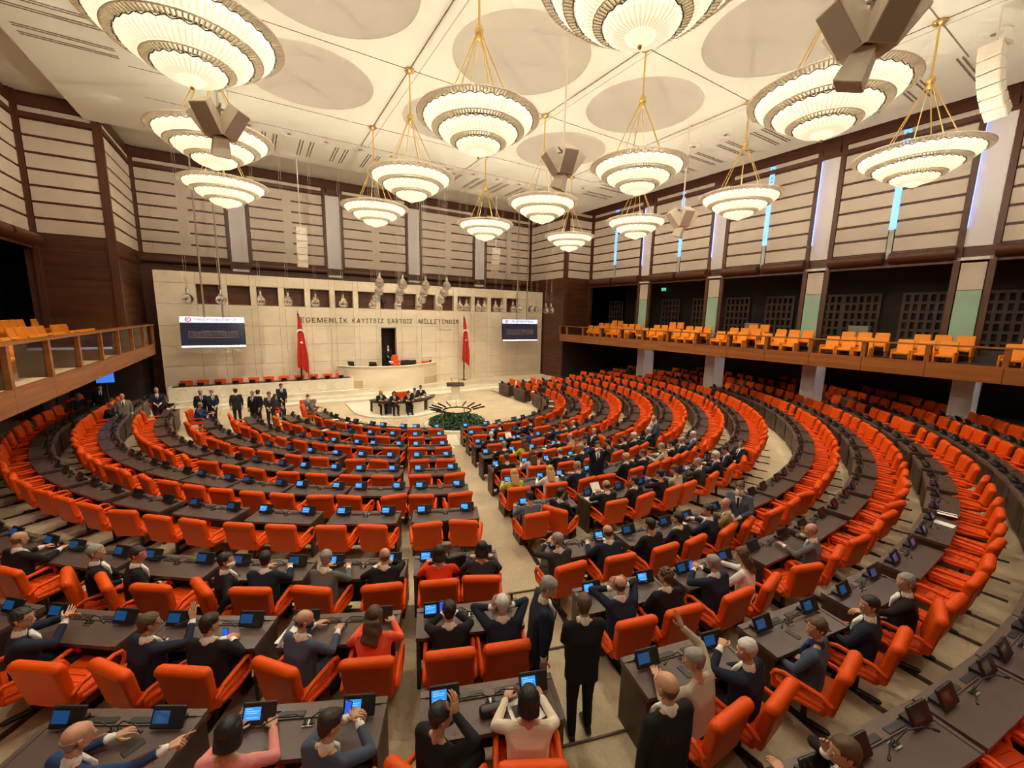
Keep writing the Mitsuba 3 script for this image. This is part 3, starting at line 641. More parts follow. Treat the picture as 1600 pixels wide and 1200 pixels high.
# ---------------------------------------------------------------- swivel armchair
def sph(p, r, n=10):
    return m3.Manifold.sphere(r, n).translate(tuple(map(float, p)))
def hull(*ps, n=10):
    return m3.Manifold.batch_hull([sph(p, r, n) for p, r in ps])
def chair_parts(fine=True):
    n = 10 if fine else 6
    seat = hull(*[((x, y, z), .04) for x in (-.235, .235) for y in (-.22, .25) for z in (.43, .49)], n=n)
    if fine:
        for y in (-.10, -.01, .08, .17):
            seat -= m3.Manifold.cube((.40, .012, .03)).translate((-.20, y, .515))
    back = hull(*[((x, y, z), .035) for x, y, z in ((-.22, -.235, .46), (.22, -.235, .46), (-.25, -.315, .93), (.25, -.315, .93), (-.22, -.29, .46), (.22, -.29, .46), (-.25, -.37, .93), (.25, -.37, .93))], n=n)
    back += hull(((-.235, -.355, .955), .07), ((.235, -.355, .955), .07), n=n + 2)
    patch = hull(*[((x, -.265 - .085 * (z - .55) / .4 + .02, z), .012) for x in (-.12, .12) for z in (.66, .78)], n=6)
    arms = []
    for s in (-1, 1):
        x = s * .295
        pts = [(x, -.30, .60), (x, -.20, .655), (x, .16, .675), (x, .235, .65), (x, .265, .58), (x, .22, .47), (x, .05, .45), (x * .97, -.20, .47)]
        arms.append(to_tm(m3.Manifold.batch_boolean([hull((a, .028), (b, .028), n=8 if fine else 5) for a, b in zip(pts[:-1], pts[1:])], m3.OpType.Add)))
    col = cat(cyl(0, -.02, .02, .43, .032, 10), cyl(0, -.02, .34, .44, .06, 10))
    rail = cat(box(-.045, .045, -.60, .22, 0, .010), box(-.022, .022, -.58, .20, .010, .016))
    foot = to_tm(hull(((0, -.26, .03), .03), ((0, .18, .03), .03), n=8))
    return dict(seat=to_tm(seat), backrest=to_tm(back), patch=to_tm(patch), arms=arms, column=col, rail=rail, foot=foot)
cp = chair_parts(True)
group_of('armchair_parts', [('seat', cp['seat'], 'leather', 40, None), ('backrest', cp['backrest'], 'leather', 40, None), ('backrest__patch', cp['patch'], 'leather_dark', 40, None), ('armrest', cp['arms'][0], 'leather', 50, None), ('armrest', cp['arms'][1], 'leather', 50, None),
                            ('column', cp['column'], 'black', 30, None), ('foot', cp['foot'], 'black', 40, None)])
rail_d = mikit.ply(cp['rail'], 'desk_wood')
fc = chair_parts(False)
far_chair = cat(fc['seat'], fc['backrest'], *fc['arms'], box(-.03, .03, -.05, .01, 0, .43))

# ---------------------------------------------------------------- two-seat desk with terminals
def terminal(x):
    body = moved(rbox(.30, .035, .19, .012), x, .10, .865, rx=-28)
    foot = moved(box(x - .10, x + .10, .10, .20, .77, .80), 0, 0, 0)
    return cat(body, foot)
def screen(x, w=.15, h=.105, dx=-.055):
    m = trimesh.Trimesh([(-w / 2, 0, -h / 2), (w / 2, 0, -h / 2), (w / 2, 0, h / 2), (-w / 2, 0, h / 2)], [[0, 1, 2], [0, 2, 3]], process=False)
    return moved(moved(m, dx, -.0195, .005), x, .10, .865, rx=-28)
def screen_lines(x):
    ms = [box(-.055 + a, -.055 + b, -.0215, -.020, z, z + .006) for a, b, z in ((-.06, .0, .040), (-.06, .06, .022), (-.06, .045, .006), (-.05, .05, -.030))]
    return moved(cat(*ms), x, .10, .865, rx=-28)
def goose(x, s):
    pts = [(x, .05, .78), (x, .04, .83), (x + s * .08, .03, .90), (x + s * .22, -.02, .93), (x + s * .30, -.06, .915)]
    return cat(tube(pts, .006, 5), tube([pts[-1], (pts[-1][0] + s * .04, pts[-1][1] - .02, pts[-1][2] - .01)], .012, 6), box(x - .02, x + .02, .03, .07, .765, .785))
def desk_parts(lit):
    W = .70
    top = cat(box(-W, W, -.27, .19, .715, .76), box(-W, -W + .05, -.27, .26, .76, .768), box(W - .05, W, -.27, .26, .76, .768))
    strip = cat(box(-W, W, .19, .265, .70, .775), box(-.30, .30, .10, .19, .76, .775))
    ps = [('tabletop', top, 'desk_top', False, None), ('rear_ledge', strip, 'desk_edge', False, None), ('front_panel', box(-W + .02, W - .02, .20, .235, .02, .70), 'desk_wood', False, None),
          ('side_panel', box(-W + .005, -W + .05, -.24, .235, .0, .715), 'desk_wood', False, None), ('side_panel', box(W - .05, W - .005, -.24, .235, .0, .715), 'desk_wood', False, None),
          ('shelf', box(-W + .05, W - .05, .02, .20, .52, .55), 'black_matt', False, None),
          ('button_strip', cat(box(-.30, -.06, .115, .175, .775, .784), box(.06, .30, .115, .175, .775, .784)), 'black', False, None),
          ('card_reader', box(-.05, .05, .01, .08, .76, .772), 'chrome', False, None),
          ('microphone', goose(-.03, -1), 'black', 30, None), ('microphone', goose(.03, 1), 'black', 30, None)]
    for i, x in enumerate((-.46, .46)):
        t = 'terminal' + ('_001' if i else '')
        ps.append((t, terminal(x), 'black', False, None))
        if lit == 2: ps += [(t + '__screen', screen(x), 'screen_off', False, emit(SCREEN, .4)), (t + '__text_line', screen_lines(x), 'screen_off', False, emit((.35, .75, 1.0), .02))]
        elif lit == 1: ps += [(t + '__screen', screen(x), 'screen_off', False, emit(np.array(SCREEN) * .16, .1))]
        else: ps += [(t + '__screen', screen(x), 'screen_off', False, None)]
    return ps
SCREEN = (.035, .33, .95)
for lit in (0, 1, 2): group_of('desk_parts_%d' % lit, desk_parts(lit))

# ---------------------------------------------------------------- seating plan
PL = [13.5, 13.65, 9.6, 9.6, 7.8, 6.25, 6.37, 5.13, 5.05, 5.03, 4.6, 4.3]
PR = [13.8, 14.5, 10.2, 9.1, 7.9, 6.38, 6.37, 5.2, 5.2, 5.06, 3.87, 3.75]
ENDL = [-88, -84, -88, -90, -97, -105, -108, -60, -44, -35, -20, 0]
ENDR = [119, 112, 108, 105, 103, 102, 101, 100, 89, 83, 68, 58]
chairs, desks = [], []                                     # chair: dict(row, th, yaw, side, n)
for k in range(12):
    R, h = RR[k], HH[k]
    off = math.degrees(math.asin(1.17 / (R - .3)))
    for side, p, end, sg in (('left', PL[k], ENDL[k], -1), ('right', PR[k], ENDR[k], 1)):
        if k >= 10 and side == 'left': continue
        a, m, n = -17.1 + sg * off, 0, 0
        if k == 10: a = -14.75
        if k == 11: a = 25.0
        angles = []
        while sg * a <= sg * end:
            angles.append(a); a += sg * p
        if k == 0 and sg > 0: angles = [-7.2, 7, 21.2, 35.5, 49.8, 64.3, 79, 98.5, 115]
        for a in angles:
            desks.append(dict(row=k, th=a, side=side, n=m)); m += 1
            sp = math.degrees(math.asin(.405 / (R - .35)))
            for s in (-sg, sg):
                chairs.append(dict(row=k, th=a + s * sp, side=side, n=n, yaw=rng.gauss(0, 7), used=False)); n += 1
# far left ends of the outer rows that reappear below the left gallery
for k, a in ((7, -104), (7, -109)):
    desks.append(dict(row=k, th=a, side='left', n=16 + int(a < -106)))
    for s in (-1.3, 1.3): chairs.append(dict(row=k, th=a + s, side='left', n=40 + len(chairs) % 17, yaw=0, used=False))

for q in PEOPLE:
    if q[0] != 's': continue
    k = q[1] - 1
    cand = [c for c in chairs if c['row'] == k and not c['used']]
    c = min(cand, key=lambda c: abs(c['th'] - q[5]))
    c.update(th=q[5], used=True, yaw=q[6] * .9)
# chairs that the photograph shows pulled together or turned
def facing(th):                                             # rotation about z that turns local +y towards the centre
    th = max(-90.0, min(90.0, th))                          # beyond 90 degrees the rows run straight towards the stage
    d = -np.array([math.sin(math.radians(th)), -math.cos(math.radians(th))])
    return math.degrees(math.atan2(-d[0], d[1]))
def at_row(k, th, dr):
    p = pol(RR[k] + dr, math.radians(max(-90.0, min(90.0, th))), HH[k])
    if abs(th) > 90: p[1] += RR[k] * math.radians(abs(th) - 90)
    return p
for c in chairs:
    c['p'] = at_row(c['row'], c['th'], -.35)
    c['d'] = np.linalg.norm(c['p'] - EYE)
    v = c['p'] + [0, 0, .6] - EYE
    zc = v @ _f
    c['vis'] = zc > .3 and abs(v @ _r) < zc * 1.32 and abs(v @ _u) < zc * 1.0
chairs = [c for c in chairs if not any(24.0 < c['p'][0] < 26.1 and pc - 1.25 < c['p'][1] < pc + .4 for pc in (21.65, 16.05, 10.45, 4.87))]
chairs = [c for c in chairs if c['vis'] or (c['d'] < 9 and c['row'] < 11)]
chairs.sort(key=lambda c: c['d'])
far = []
for i, c in enumerate(chairs):
    to = T().translate(c['p'].tolist()).rotate([0, 0, 1], facing(c['th']) + c['yaw'])
    if i < 300:
        state = 'occupied' if c['used'] else 'empty'
        key = inst('swivel_armchair', 'armchair_parts', to, '%s orange armchair, %s seat %s of the centre aisle, %s row from the stage' % (state, nth(c['n']), c['side'], nth(c['row'])), 'chair', 'orange armchairs of the members')
        again('floor_rail', rail_d, key, T().translate(c['p'].tolist()).rotate([0, 0, 1], facing(c['th'])))
    else:
        far.append(to)
scene['far_armchair_mesh'] = {'type': 'shapegroup', 'chair': mikit.ply(far_chair, 'leather')}
for i, to in enumerate(far):
    scene['distant_swivel_armchairs__%03d' % i] = {'type': 'instance', 'shapegroup': {'type': 'ref', 'id': 'far_armchair_mesh'}, 'to_world': to}
labels['distant_swivel_armchairs'] = {'label': 'more orange swivel armchairs in the far curved rows on the right and by the walls', 'category': 'chairs', 'kind': 'stuff'}

for d in desks:
    k = d['row']
    p = at_row(k, d['th'], -.80)
    if any(23.8 < p[0] < 26.3 and pc - 1.45 < p[1] < pc + .6 for pc in (21.65, 16.05, 10.45, 4.87)): continue
    v = p + [0, 0, .7] - EYE
    zc = v @ _f
    if not (zc > .3 and abs(v @ _r) < zc * 1.36 and abs(v @ _u) < zc * 1.05): continue
    out_ = np.array([math.sin(math.radians(d['th'])), -math.cos(math.radians(d['th']))])
    toeye = (EYE - p)[:2]; cosv = float(out_ @ toeye / np.linalg.norm(toeye))
    lit = 2 if cosv > .80 else 1 if cosv > .55 else 0
    if k >= 7 and d['th'] < -30 : lit = 1 if d['th'] > -50 else 0
    if k >= 9 and d['th'] > -14: lit = 1 if k == 9 else 0
    inst('desk', 'desk_parts_%d' % lit, T().translate(p.tolist()).rotate([0, 0, 1], facing(d['th'])),
         'dark two-seat desk, %s %s of the centre aisle, %s row from the stage' % (nth(d['n']), d['side'], nth(k)), 'desk', 'curved rows of desks')

# ---------------------------------------------------------------- stage wall of pale stone
YW = 30.6
ws = struct('wall_stage', 'pale stone wall of large slabs with fifteen square openings and a dark doorway')
SQ0, SQP, SQW = -2.88, 1.51, 1.16
wx0, wx1, wz1 = -4.75, 22.0, 7.82
core = m3.Manifold.cube((wx1 - wx0, .35, wz1)).translate((wx0, YW + .03, 0))
opens = [SQ0 + SQP * i for i in range(15)]
for x in opens: core -= m3.Manifold.cube((SQW, 2, 1.13)).translate((x, YW - 1, 6.0))
DX0, DX1 = 7.62, 8.78
core -= m3.Manifold.cube((DX1 - DX0, 2, 4.1)).translate((DX0, YW - 1, .5))
put('core', to_tm(core), 'joint', ws)
xs = [wx0]
for x in opens: xs += [x, x + SQW]
xs += [wx1]
zs = [.5, .92, 2.35, 3.55, 4.73, 5.97, 7.16, wz1]
for i in range(len(xs) - 1):
    for j in range(len(zs) - 1):
        a0, a1, b0, b1 = xs[i], xs[i + 1], zs[j], zs[j + 1]
        wide = i % 2 == 1
        if wide and j == 5: continue
        if wide and i == 15 and j < 4: continue
        put('slab', box(a0 + .009, a1 - .009, YW, YW + .03, b0 + .009, b1 - .009), 'marble', ws)
for x in opens: put('niche_back', box(x - .1, x + SQW + .1, YW + .42, YW + .46, 5.9, 7.25), 'wood_plank', ws)
put('doorway_back', box(DX0 - .3, DX1 + .3, YW + 1.2, YW + 1.25, .5, 4.8), 'wood_dark', ws)
put('door_trim', cat(box(DX0 - .07, DX0, YW - .03, YW + .3, .5, 4.75), box(DX1, DX1 + .07, YW - .03, YW + .3, .5, 4.75), box(DX0 - .07, DX1 + .07, YW - .03, YW + .3, 4.68, 4.75)), 'marble_white', ws)
t = thing('wall_camera', 'small black camera standing in the square opening above the doorway', 'camera')
put('housing', cat(rbox(.3, .4, .3, .04)), 'black', t, to=T().translate([7.95, YW + .2, 6.55])); put('stand', cyl(7.95, YW + .2, 6.0, 6.45, .05), 'black', t)

# inscription
def word(text, x0, x1, z, height, y, depth=.03):
    pos, ms = 0.0, []
    for ch in text:
        m = meshkit.text_mesh(ch, height, depth)
        w = m.bounds[1][0] - m.bounds[0][0]
        m.apply_translation((pos - m.bounds[0][0], 0, 0)); ms.append(m); pos += w + height * .30
    tot = pos - height * .30
    m = cat(*ms)
    m.apply_scale((( x1 - x0) / tot, 1, 1))
    m = moved(m, 0, 0, 0, rx=90)
    m.apply_translation((x0, y, z))
    return m
t = thing('wall_inscription', 'bronze lettering EGEMENLİK KAYITSIZ ŞARTSIZ MİLLETİNDİR on the stone wall', 'sign')
for w_, a, b in (('EGEMENLİK', 2.5, 5.4), ('KAYITSIZ', 5.72, 7.87), ('ŞARTSIZ', 8.15, 10.0), ('MİLLETİNDİR', 10.5, 13.82)):
    put('word', word(w_, a, b, 4.97, .32, YW - .002), 'letter_bronze', t)
t = thing('wall_signature', 'small bronze handwritten signature under the right end of the inscription', 'sign')
sx = np.linspace(0, 1, 60)
scene[t] = mikit.ply(tube([(12.05 + 1.15 * s, YW - .01, 4.52 - .10 * s + .07 * math.sin(38 * s) * (1 - .5 * s) + (.08 if s > .86 else 0)) for s in sx], .012, 5), 'letter_bronze')

# flags
def flag(x, y, z0, label):
    t = thing('flag', label, 'flag')
    put('pole', cyl(x, y, z0, 5.55, .045, 12), 'black', t); put('base', lathe([(.001, .0), (.22, .0), (.22, .04), (.05, .08)], 20), 'black', t, to=T().translate([x, y, z0]))
    put('finial', lathe([(.001, 5.55), (.05, 5.6), (.03, 5.7), (.001, 5.82)], 12), 'brass', t, to=T().translate([x, y, 0]))
    n, m = 28, 17
    V, F = [], []
    for i in range(n):
        u = i / (n - 1)
        z = 5.45 - u * 3.35
        w = .06 + .60 * min(1, u * 1.25) ** .8
        for j in range(m):
            s = j / (m - 1)
            zz = z - .35 * s * s * u - (0 if u < .85 else (u - .85) * 1.2 * s)
            V.append((x - .10 * u * 1.0 + w * (s - .18), y - .10 - .07 * math.sin(s * 14 + u * 2) * u, zz))
    for i in range(n - 1):
        for j in range(m - 1):
            a = i * m + j; F += [[a, a + 1, a + m + 1], [a, a + m + 1, a + m]]
    cl = put('cloth', trimesh.Trimesh(V, F, process=False), 'flag_red', t, True)
    # crescent and star, lying on the folds
    def drape(poly, off):
        tri = extrude(poly, 0, .012)
        v = tri.vertices.copy()
        out = np.stack([x + v[:, 0], y - .185 - off - v[:, 2], v[:, 1]], 1)
        return trimesh.Trimesh(out, tri.faces, process=False)
    cres = Point(0, 0).buffer(.23, 20).difference(Point(.0, -.09).buffer(.19, 20))
    from shapely import affinity
    put('crescent', drape(affinity.translate(cres, .06, 4.35), 0), 'flag_white', t)
    st_ = Polygon([(.12 * (1 if i % 2 == 0 else .4) * math.sin(i * math.pi / 5), .12 * (1 if i % 2 == 0 else .4) * math.cos(i * math.pi / 5)) for i in range(10)])
    put('star', drape(affinity.translate(st_, .10, 3.72), 0), 'flag_white', t)
flag(2.3, 29.9, .5, 'red flag with white crescent and star on a black pole left of the inscription')
flag(13.95, 29.9, .5, 'red flag with white crescent and star on a black pole right of the inscription')

# hanging displays
def display(x0, x1, z0, z1, y, tilt, label):
    t = thing('hanging_display', label, 'screen')
    cx, w, hgt = (x0 + x1) / 2, x1 - x0, z1 - z0
    to = T().translate([cx, y, (z0 + z1) / 2]).rotate([1, 0, 0], tilt)
    put('frame', cat(box(-w / 2, w / 2, 0, .12, -hgt / 2, hgt / 2)), 'black', t, to=to)
    scene[numbered(t + '__header')] = {**mikit.ply(box(-w / 2, w / 2, -.012, 0, hgt / 2 - .34, hgt / 2), 'white_plastic'), 'to_world': to, 'emitter': emit((.55, .66, .95), .1)}
    scene[numbered(t + '__lower_bar')] = {**mikit.ply(box(-w / 2, w / 2, -.012, 0, -hgt / 2, -hgt / 2 + .12), 'white_plastic'), 'to_world': to, 'emitter': emit((.7, .72, .85), .1)}
    scene[numbered(t + '__picture')] = {**mikit.ply(box(-w / 2 + .04, w / 2 - .04, -.010, 0, -hgt / 2 + .12, hgt / 2 - .34), 'screen_off'), 'to_world': to, 'emitter': emit((.016, .017, .028), .05)}
    s = w / 3.0
    tx = meshkit.text_mesh('TÜRKİYE BÜYÜK MİLLET MECLİSİ', .13 * s, .004)
    tx.apply_translation((-tx.bounds[0][0], 0, 0)); tx.apply_scale((1.95 * s / tx.bounds[1][0], 1, 1))
    put('title', moved(tx, -w * .28, -.012, hgt / 2 - .23, rx=90), 'cloth_slate', t, to=to)
    em = cat(moved(lathe([(.10, 0), (.10, .01), (.135, .01), (.135, 0)], 28), -w * .375, -.018, hgt / 2 - .17, rx=90), moved(extrude(Point(0, 0).buffer(.06, 12).difference(Point(.03, 0).buffer(.045, 12)), 0, .01), -w * .375, -.012, hgt / 2 - .17, rx=90))
    put('emblem', em, 'flag_red', t, to=to)
    bl, zc = [], -.10
    for a, b, c, d in ((-1.15, -.85, -.22, .14), (-.85, -.55, -.22, .10), (.55, .85, -.22, .10), (.85, 1.15, -.22, .14)):
        bl += [bar((a * s, -.015, zc + c), (b * s, -.015, zc + c), .014), bar((a * s, -.015, zc + d), (b * s, -.015, zc + d), .02)] + [bar((v_ * s, -.015, zc + c), (v_ * s, -.015, zc + d), .012) for v_ in np.linspace(a, b, 6)]
    bl += [bar((-.55 * s, -.015, zc + .15), (.55 * s, -.015, zc + .15), .022), bar((-.62 * s, -.015, zc - .22), (.62 * s, -.015, zc - .22), .03)] + [bar((v_ * s, -.015, zc - .15), (v_ * s, -.015, zc + .15), .018) for v_ in np.linspace(-.55, .55, 15)]
    put('building_drawing', cat(*bl), 'speaker_dark', t, to=to)
    for f in (.08, .37) if x0 < 5 else (.40, .68):
        put('suspension_pole', cyl(x0 + w * (f + .0) if x0 > 5 else x0 + w * (f + .3), y + .06, z1 - .05, ZC, .045, 8), 'speaker_dark', t)
display(-3.6, -.6, 3.55, 5.28, 29.0, -7, 'hanging wide display with a white header, left of the inscription')
display(16.95, 20.4, 3.65, 5.4, 29.0, -4, 'hanging wide display with a white header, at the right end of the stone wall')

# podium
def podium_arc(r, a):
    return (8.2 + r * math.sin(a), 33.3 - r * math.cos(a))
A = np.linspace(-.90, .90, 40)
t = thing('podium', 'curved pale stone podium wall in front of the doorway', 'podium')
put('wall', extrude(Polygon([podium_arc(4.62, a) for a in A] + [podium_arc(4.42, a) for a in A[::-1]]), .5, 1.98), 'marble', t)
put('cap', extrude(Polygon([podium_arc(4.68, a) for a in A] + [podium_arc(4.36, a) for a in A[::-1]]), 1.98, 2.04), 'marble_white', t)
B = np.linspace(-.8, .8, 30)
put('counter', extrude(Polygon([podium_arc(4.35, a) for a in B] + [podium_arc(3.75, a) for a in B[::-1]]), 1.80, 1.86), 'desk_top', t)
put('counter_front', extrude(Polygon([podium_arc(4.35, a) for a in B] + [podium_arc(4.3, a) for a in B[::-1]]), .9, 1.80), 'desk_wood', t)
def small_chair(x, y, z, rot, label, s=1.0, grp=None):
    return inst('high_back_chair' if s > 1 else 'stage_armchair', 'armchair_parts', T().translate([x, y, z]).rotate([0, 0, 1], rot).scale([1, 1, s]), label, 'chair', grp)
small_chair(8.5, 30.0, 1.35, 180, 'tall orange chair behind the middle of the podium', 1.3)
small_chair(6.9, 29.95, 1.05, 170, 'orange chair behind the left part of the podium')
small_chair(10.0, 30.1, 1.1, 190, 'orange chair behind the right part of the podium, left of the pair', 1.05)
small_chair(10.75, 30.05, 1.1, 150, 'orange chair behind the right part of the podium, right of the pair')
def monitor(x, y, z, rot, w, label):
    t = thing('monitor', label, 'monitor')
    to = T().translate([x, y, z]).rotate([0, 0, 1], rot)
    put('panel', moved(rbox(w, .04, w * .68, .01), 0, 0, .12 + w * .34, rx=-12), 'black', t, to=to)
    put('stand', cat(box(-.03, .03, -.03, .03, .0, .2), box(-.12, .12, -.1, .1, 0, .02)), 'black', t, to=to)
monitor(5.45, 30.2, 1.86, 130, .5, 'black monitor at the left end of the podium counter')
monitor(6.75, 29.45, 1.86, 160, .5, 'black monitor left of the doorway on the podium counter')
monitor(8.95, 29.2, 1.86, 185, .62, 'wide black monitor in front of the tall orange chair')
monitor(9.55, 29.35, 1.86, 190, .55, 'black monitor right of the wide one on the podium counter')
monitor(11.3, 30.4, 1.86, 215, .3, 'small black monitor at the right end of the podium counter')
t = thing('glass_vase', 'glass vase with white flowers on the podium counter', 'vase')
put('bowl', lathe([(.001, 0), (.07, 0), (.05, .08), (.10, .2), (.12, .3)], 16), 'pane', t, True, to=T().translate([7.95, 29.15, 1.86]))
put('flowers', cat(*[moved(trimesh.creation.icosphere(1, .06), rng.uniform(-.1, .1), rng.uniform(-.1, .1), .32 + rng.uniform(0, .15)) for _ in range(14)]), 'paper', t, to=T().translate([7.95, 29.15, 1.86]))

# long bench left
t = thing('long_bench', 'long pale stone bench with a black top at the left end of the stage', 'bench')
put('front', box(-4.4, 5.35, 29.15, 29.3, .5, 1.30), 'marble_white', t); put('end_panel', box(5.25, 5.38, 29.15, 30.0, .5, 1.36), 'marble_white', t); put('end_panel', box(-4.45, -4.3, 29.15, 30.0, .5, 1.30), 'marble_white', t)
put('top', box(-4.3, 5.25, 29.22, 29.85, 1.26, 1.31), 'black', t)
put('base_step', box(-4.6, 5.6, 28.85, 29.15, .0, .52), 'marble_white', t)
for i in range(9):
    x = -3.9 + i * 1.05
    ring_ = lathe([(.30, 0), (.30, .012), (.33, .012), (.33, 0)], 24)
    put('relief', moved(ring_, x, 29.15, .9, rx=90), 'marble', t, True)
for i in range(11):
    x = -3.75 + i * .85
    small_chair(x, 30.05, .5, 180 + rng.uniform(-10, 10), 'orange armchair behind the long stage bench, %s from the left' % nth(i), 1.0, 'armchairs behind the long bench')
    tt = thing('bench_terminal', 'small black terminal on the long stage bench, %s from the left' % nth(i), 'terminal', 'terminals on the long bench')
    put('panel', moved(rbox(.30, .03, .19, .01), 0, 0, .09, rx=-25), 'black', tt, to=T().translate([x - .1, 29.5, 1.32]).rotate([0, 0, 1], 180))
    put('foot', box(-.08, .08, -.05, .07, 0, .03), 'black', tt, to=T().translate([x - .1, 29.5, 1.31]).rotate([0, 0, 1], 180))

# stenographers' table on its round island
t = thing('stone_island', 'low rounded pale stone island under the curved table', 'platform')
scene[numbered(t + '__slab')] = mikit.ply(extrude(Polygon([(7.0 + 2.6 * math.cos(a), 24.2 + 2.5 * math.sin(a)) for a in np.linspace(math.pi, 2 * math.pi, 40)] + [(9.6, 26.9), (4.4, 26.9)]), 0, .09), 'marble_white')
t = thing('curved_table', 'curved dark table on pale stone legs below the podium', 'table')
def ta(r, a): return (7.05 + r * math.sin(a), 24.5 - r * math.cos(a))
A2 = np.linspace(-1.05, 1.05, 36)
put('tabletop', extrude(Polygon([ta(2.25, a) for a in A2] + [ta(1.55, a) for a in A2[::-1]]), .80, .88), 'desk_top', t)
put('apron', extrude(Polygon([ta(2.2, a) for a in A2] + [ta(2.12, a) for a in A2[::-1]]), .72, .80), 'desk_wood', t)
for i, a in enumerate((-.80, -.27, .27, .80)):
    put('leg', extrude(Polygon([ta(2.16, b) for b in np.linspace(a - .18, a + .18, 6)] + [ta(1.7, b) for b in np.linspace(a - .18, a + .18, 6)[::-1]]), .09, .80), 'marble_white', t)
for i, a in enumerate((-.535, 0.0, .535, -1.02, 1.02)):
    put('screen_panel', extrude(Polygon([ta(2.08, b) for b in np.linspace(a - .09, a + .09, 4)] + [ta(2.0, b) for b in np.linspace(a - .09, a + .09, 4)[::-1]]), .16, .80), 'black', t)
for i, a in enumerate((-.8, -.45, -.05, .3, .55, .85)):
    x, y = ta(1.9, a)
    tt = thing('paper_sheet', 'white paper on the curved table, %s from the left' % nth(i), 'paper', 'papers on the curved table')
    scene[tt] = mikit.ply(moved(box(-.14, .14, -.1, .1, 0, .006), x, y, .882, rz=math.degrees(a)), 'paper')
small_chair(6.75, 23.55, .09, 170, 'orange chair between two people at the curved table, left one'); small_chair(7.15, 23.5, .09, 185, 'orange chair between two people at the curved table, right one')

# lectern
t = thing('lectern', 'pale stone lectern with a dark top and two thin microphones', 'lectern')
put('base', lathe([(.001, .12), (.62, .12), (.66, .06), (.66, .0), (.001, .0)], 36), 'marble_white', t, 30, to=T().translate([10.95, 24.8, 0]))
put('column', box(-.27, .27, -.2, .2, .12, 1.08), 'marble_white', t, to=T().translate([10.95, 24.8, 0]).rotate([0, 0, 1], -20))
put('top', moved(rbox(1.15, .62, .10, .04), 0, 0, 1.14, rx=10), 'desk_wood', t, 30, to=T().translate([10.95, 24.8, 0]).rotate([0, 0, 1], -20))
for s in (-1, 1): put('microphone', tube([(s * .22, -.1, 1.18), (s * .22, -.12, 1.4), (s * .3, -.2, 1.55)], [.014, .014, .022], 6), 'black', t, to=T().translate([10.95, 24.8, 0]).rotate([0, 0, 1], -20))

# plant bed with a ring of black fins
PX, PY, PR_ = 8.55, 19.15, 1.45
t = thing('plant_bed', 'round bed of green leafy plants at the inner end of the centre aisle', 'plant bed')
put('planter', lathe([(.001, .1), (PR_ - .05, .1), (PR_ + .05, .14), (PR_ + .22, .10), (PR_ + .22, 0), (.001, 0)], 48), 'marble_white', t, 30, to=T().translate([PX, PY, 0]))
put('soil', lathe([(.001, .30), (PR_ * .7, .26), (PR_, .12)], 32), 'soil', t, True, to=T().translate([PX, PY, 0]))
lv = {0: [], 1: []}
R2 = np.random.default_rng(5)
leaf0 = trimesh.Trimesh([(0, 0, 0), (.05, .045, .012), (.11, 0, .0), (.05, -.045, .012)], [[0, 2, 1], [0, 3, 2]], process=False)
for i in range(1700):
    r, a = PR_ * math.sqrt(R2.random()), R2.random() * 2 * math.pi
    z = .14 + .24 * (1 - (r / PR_) ** 2) ** .5 + R2.random() * .08
    m = moved(leaf0, 0, 0, 0, rx=R2.uniform(-30, 30), ry=R2.uniform(-70, 25), rz=R2.uniform(0, 360))
    m.apply_scale(R2.uniform(.8, 1.5)); m.apply_translation((PX + r * math.cos(a), PY + r * math.sin(a), z))
    lv[int(R2.random() < .3)].append(m)
kf = put('foliage', cat(*lv[0]), 'leaf', t); labels[kf] = {'kind': 'stuff'}
kf = put('light_foliage', cat(*lv[1]), 'leaf_light', t); labels[kf] = {'kind': 'stuff', 'label': 'lighter leaves'}
t = thing('fin_ring', 'black metal ring with thin black fins spreading outwards above the plant bed', 'stand')
put('ring', tube([(PX + .72 * math.cos(a), PY + .72 * math.sin(a), .80) for a in np.linspace(0, 2 * math.pi, 48, False)], .035, 6, True), 'black', t)
for a in (.6, 2.2, 4.0, 5.4): put('leg', cyl(PX + .72 * math.cos(a), PY + .72 * math.sin(a), .12, .8, .02, 8), 'black', t)
for i in range(11):
    a = -.35 + i * (math.pi + .7) / 10
    p0, p1 = np.array([PX + .82 * math.cos(a), PY + .82 * math.sin(a), .84]), np.array([PX + 1.42 * math.cos(a), PY + 1.42 * math.sin(a), .97])
    put('fin', bar(p0, p1, .075, .02), 'black', t)
t = thing('aisle_mat', 'pale stone plate at the inner end of the centre aisle beside the plant bed', 'plate')
a_ = math.radians(-17.1); d_ = np.array([math.sin(a_), -math.cos(a_)])
scene[t] = mikit.ply(moved(box(-.38, .38, -.9, .9, 0, .02), C[0] + d_[0] * 5.2, C[1] + d_[1] * 5.2, .0, rz=math.degrees(a_)), 'marble_white')

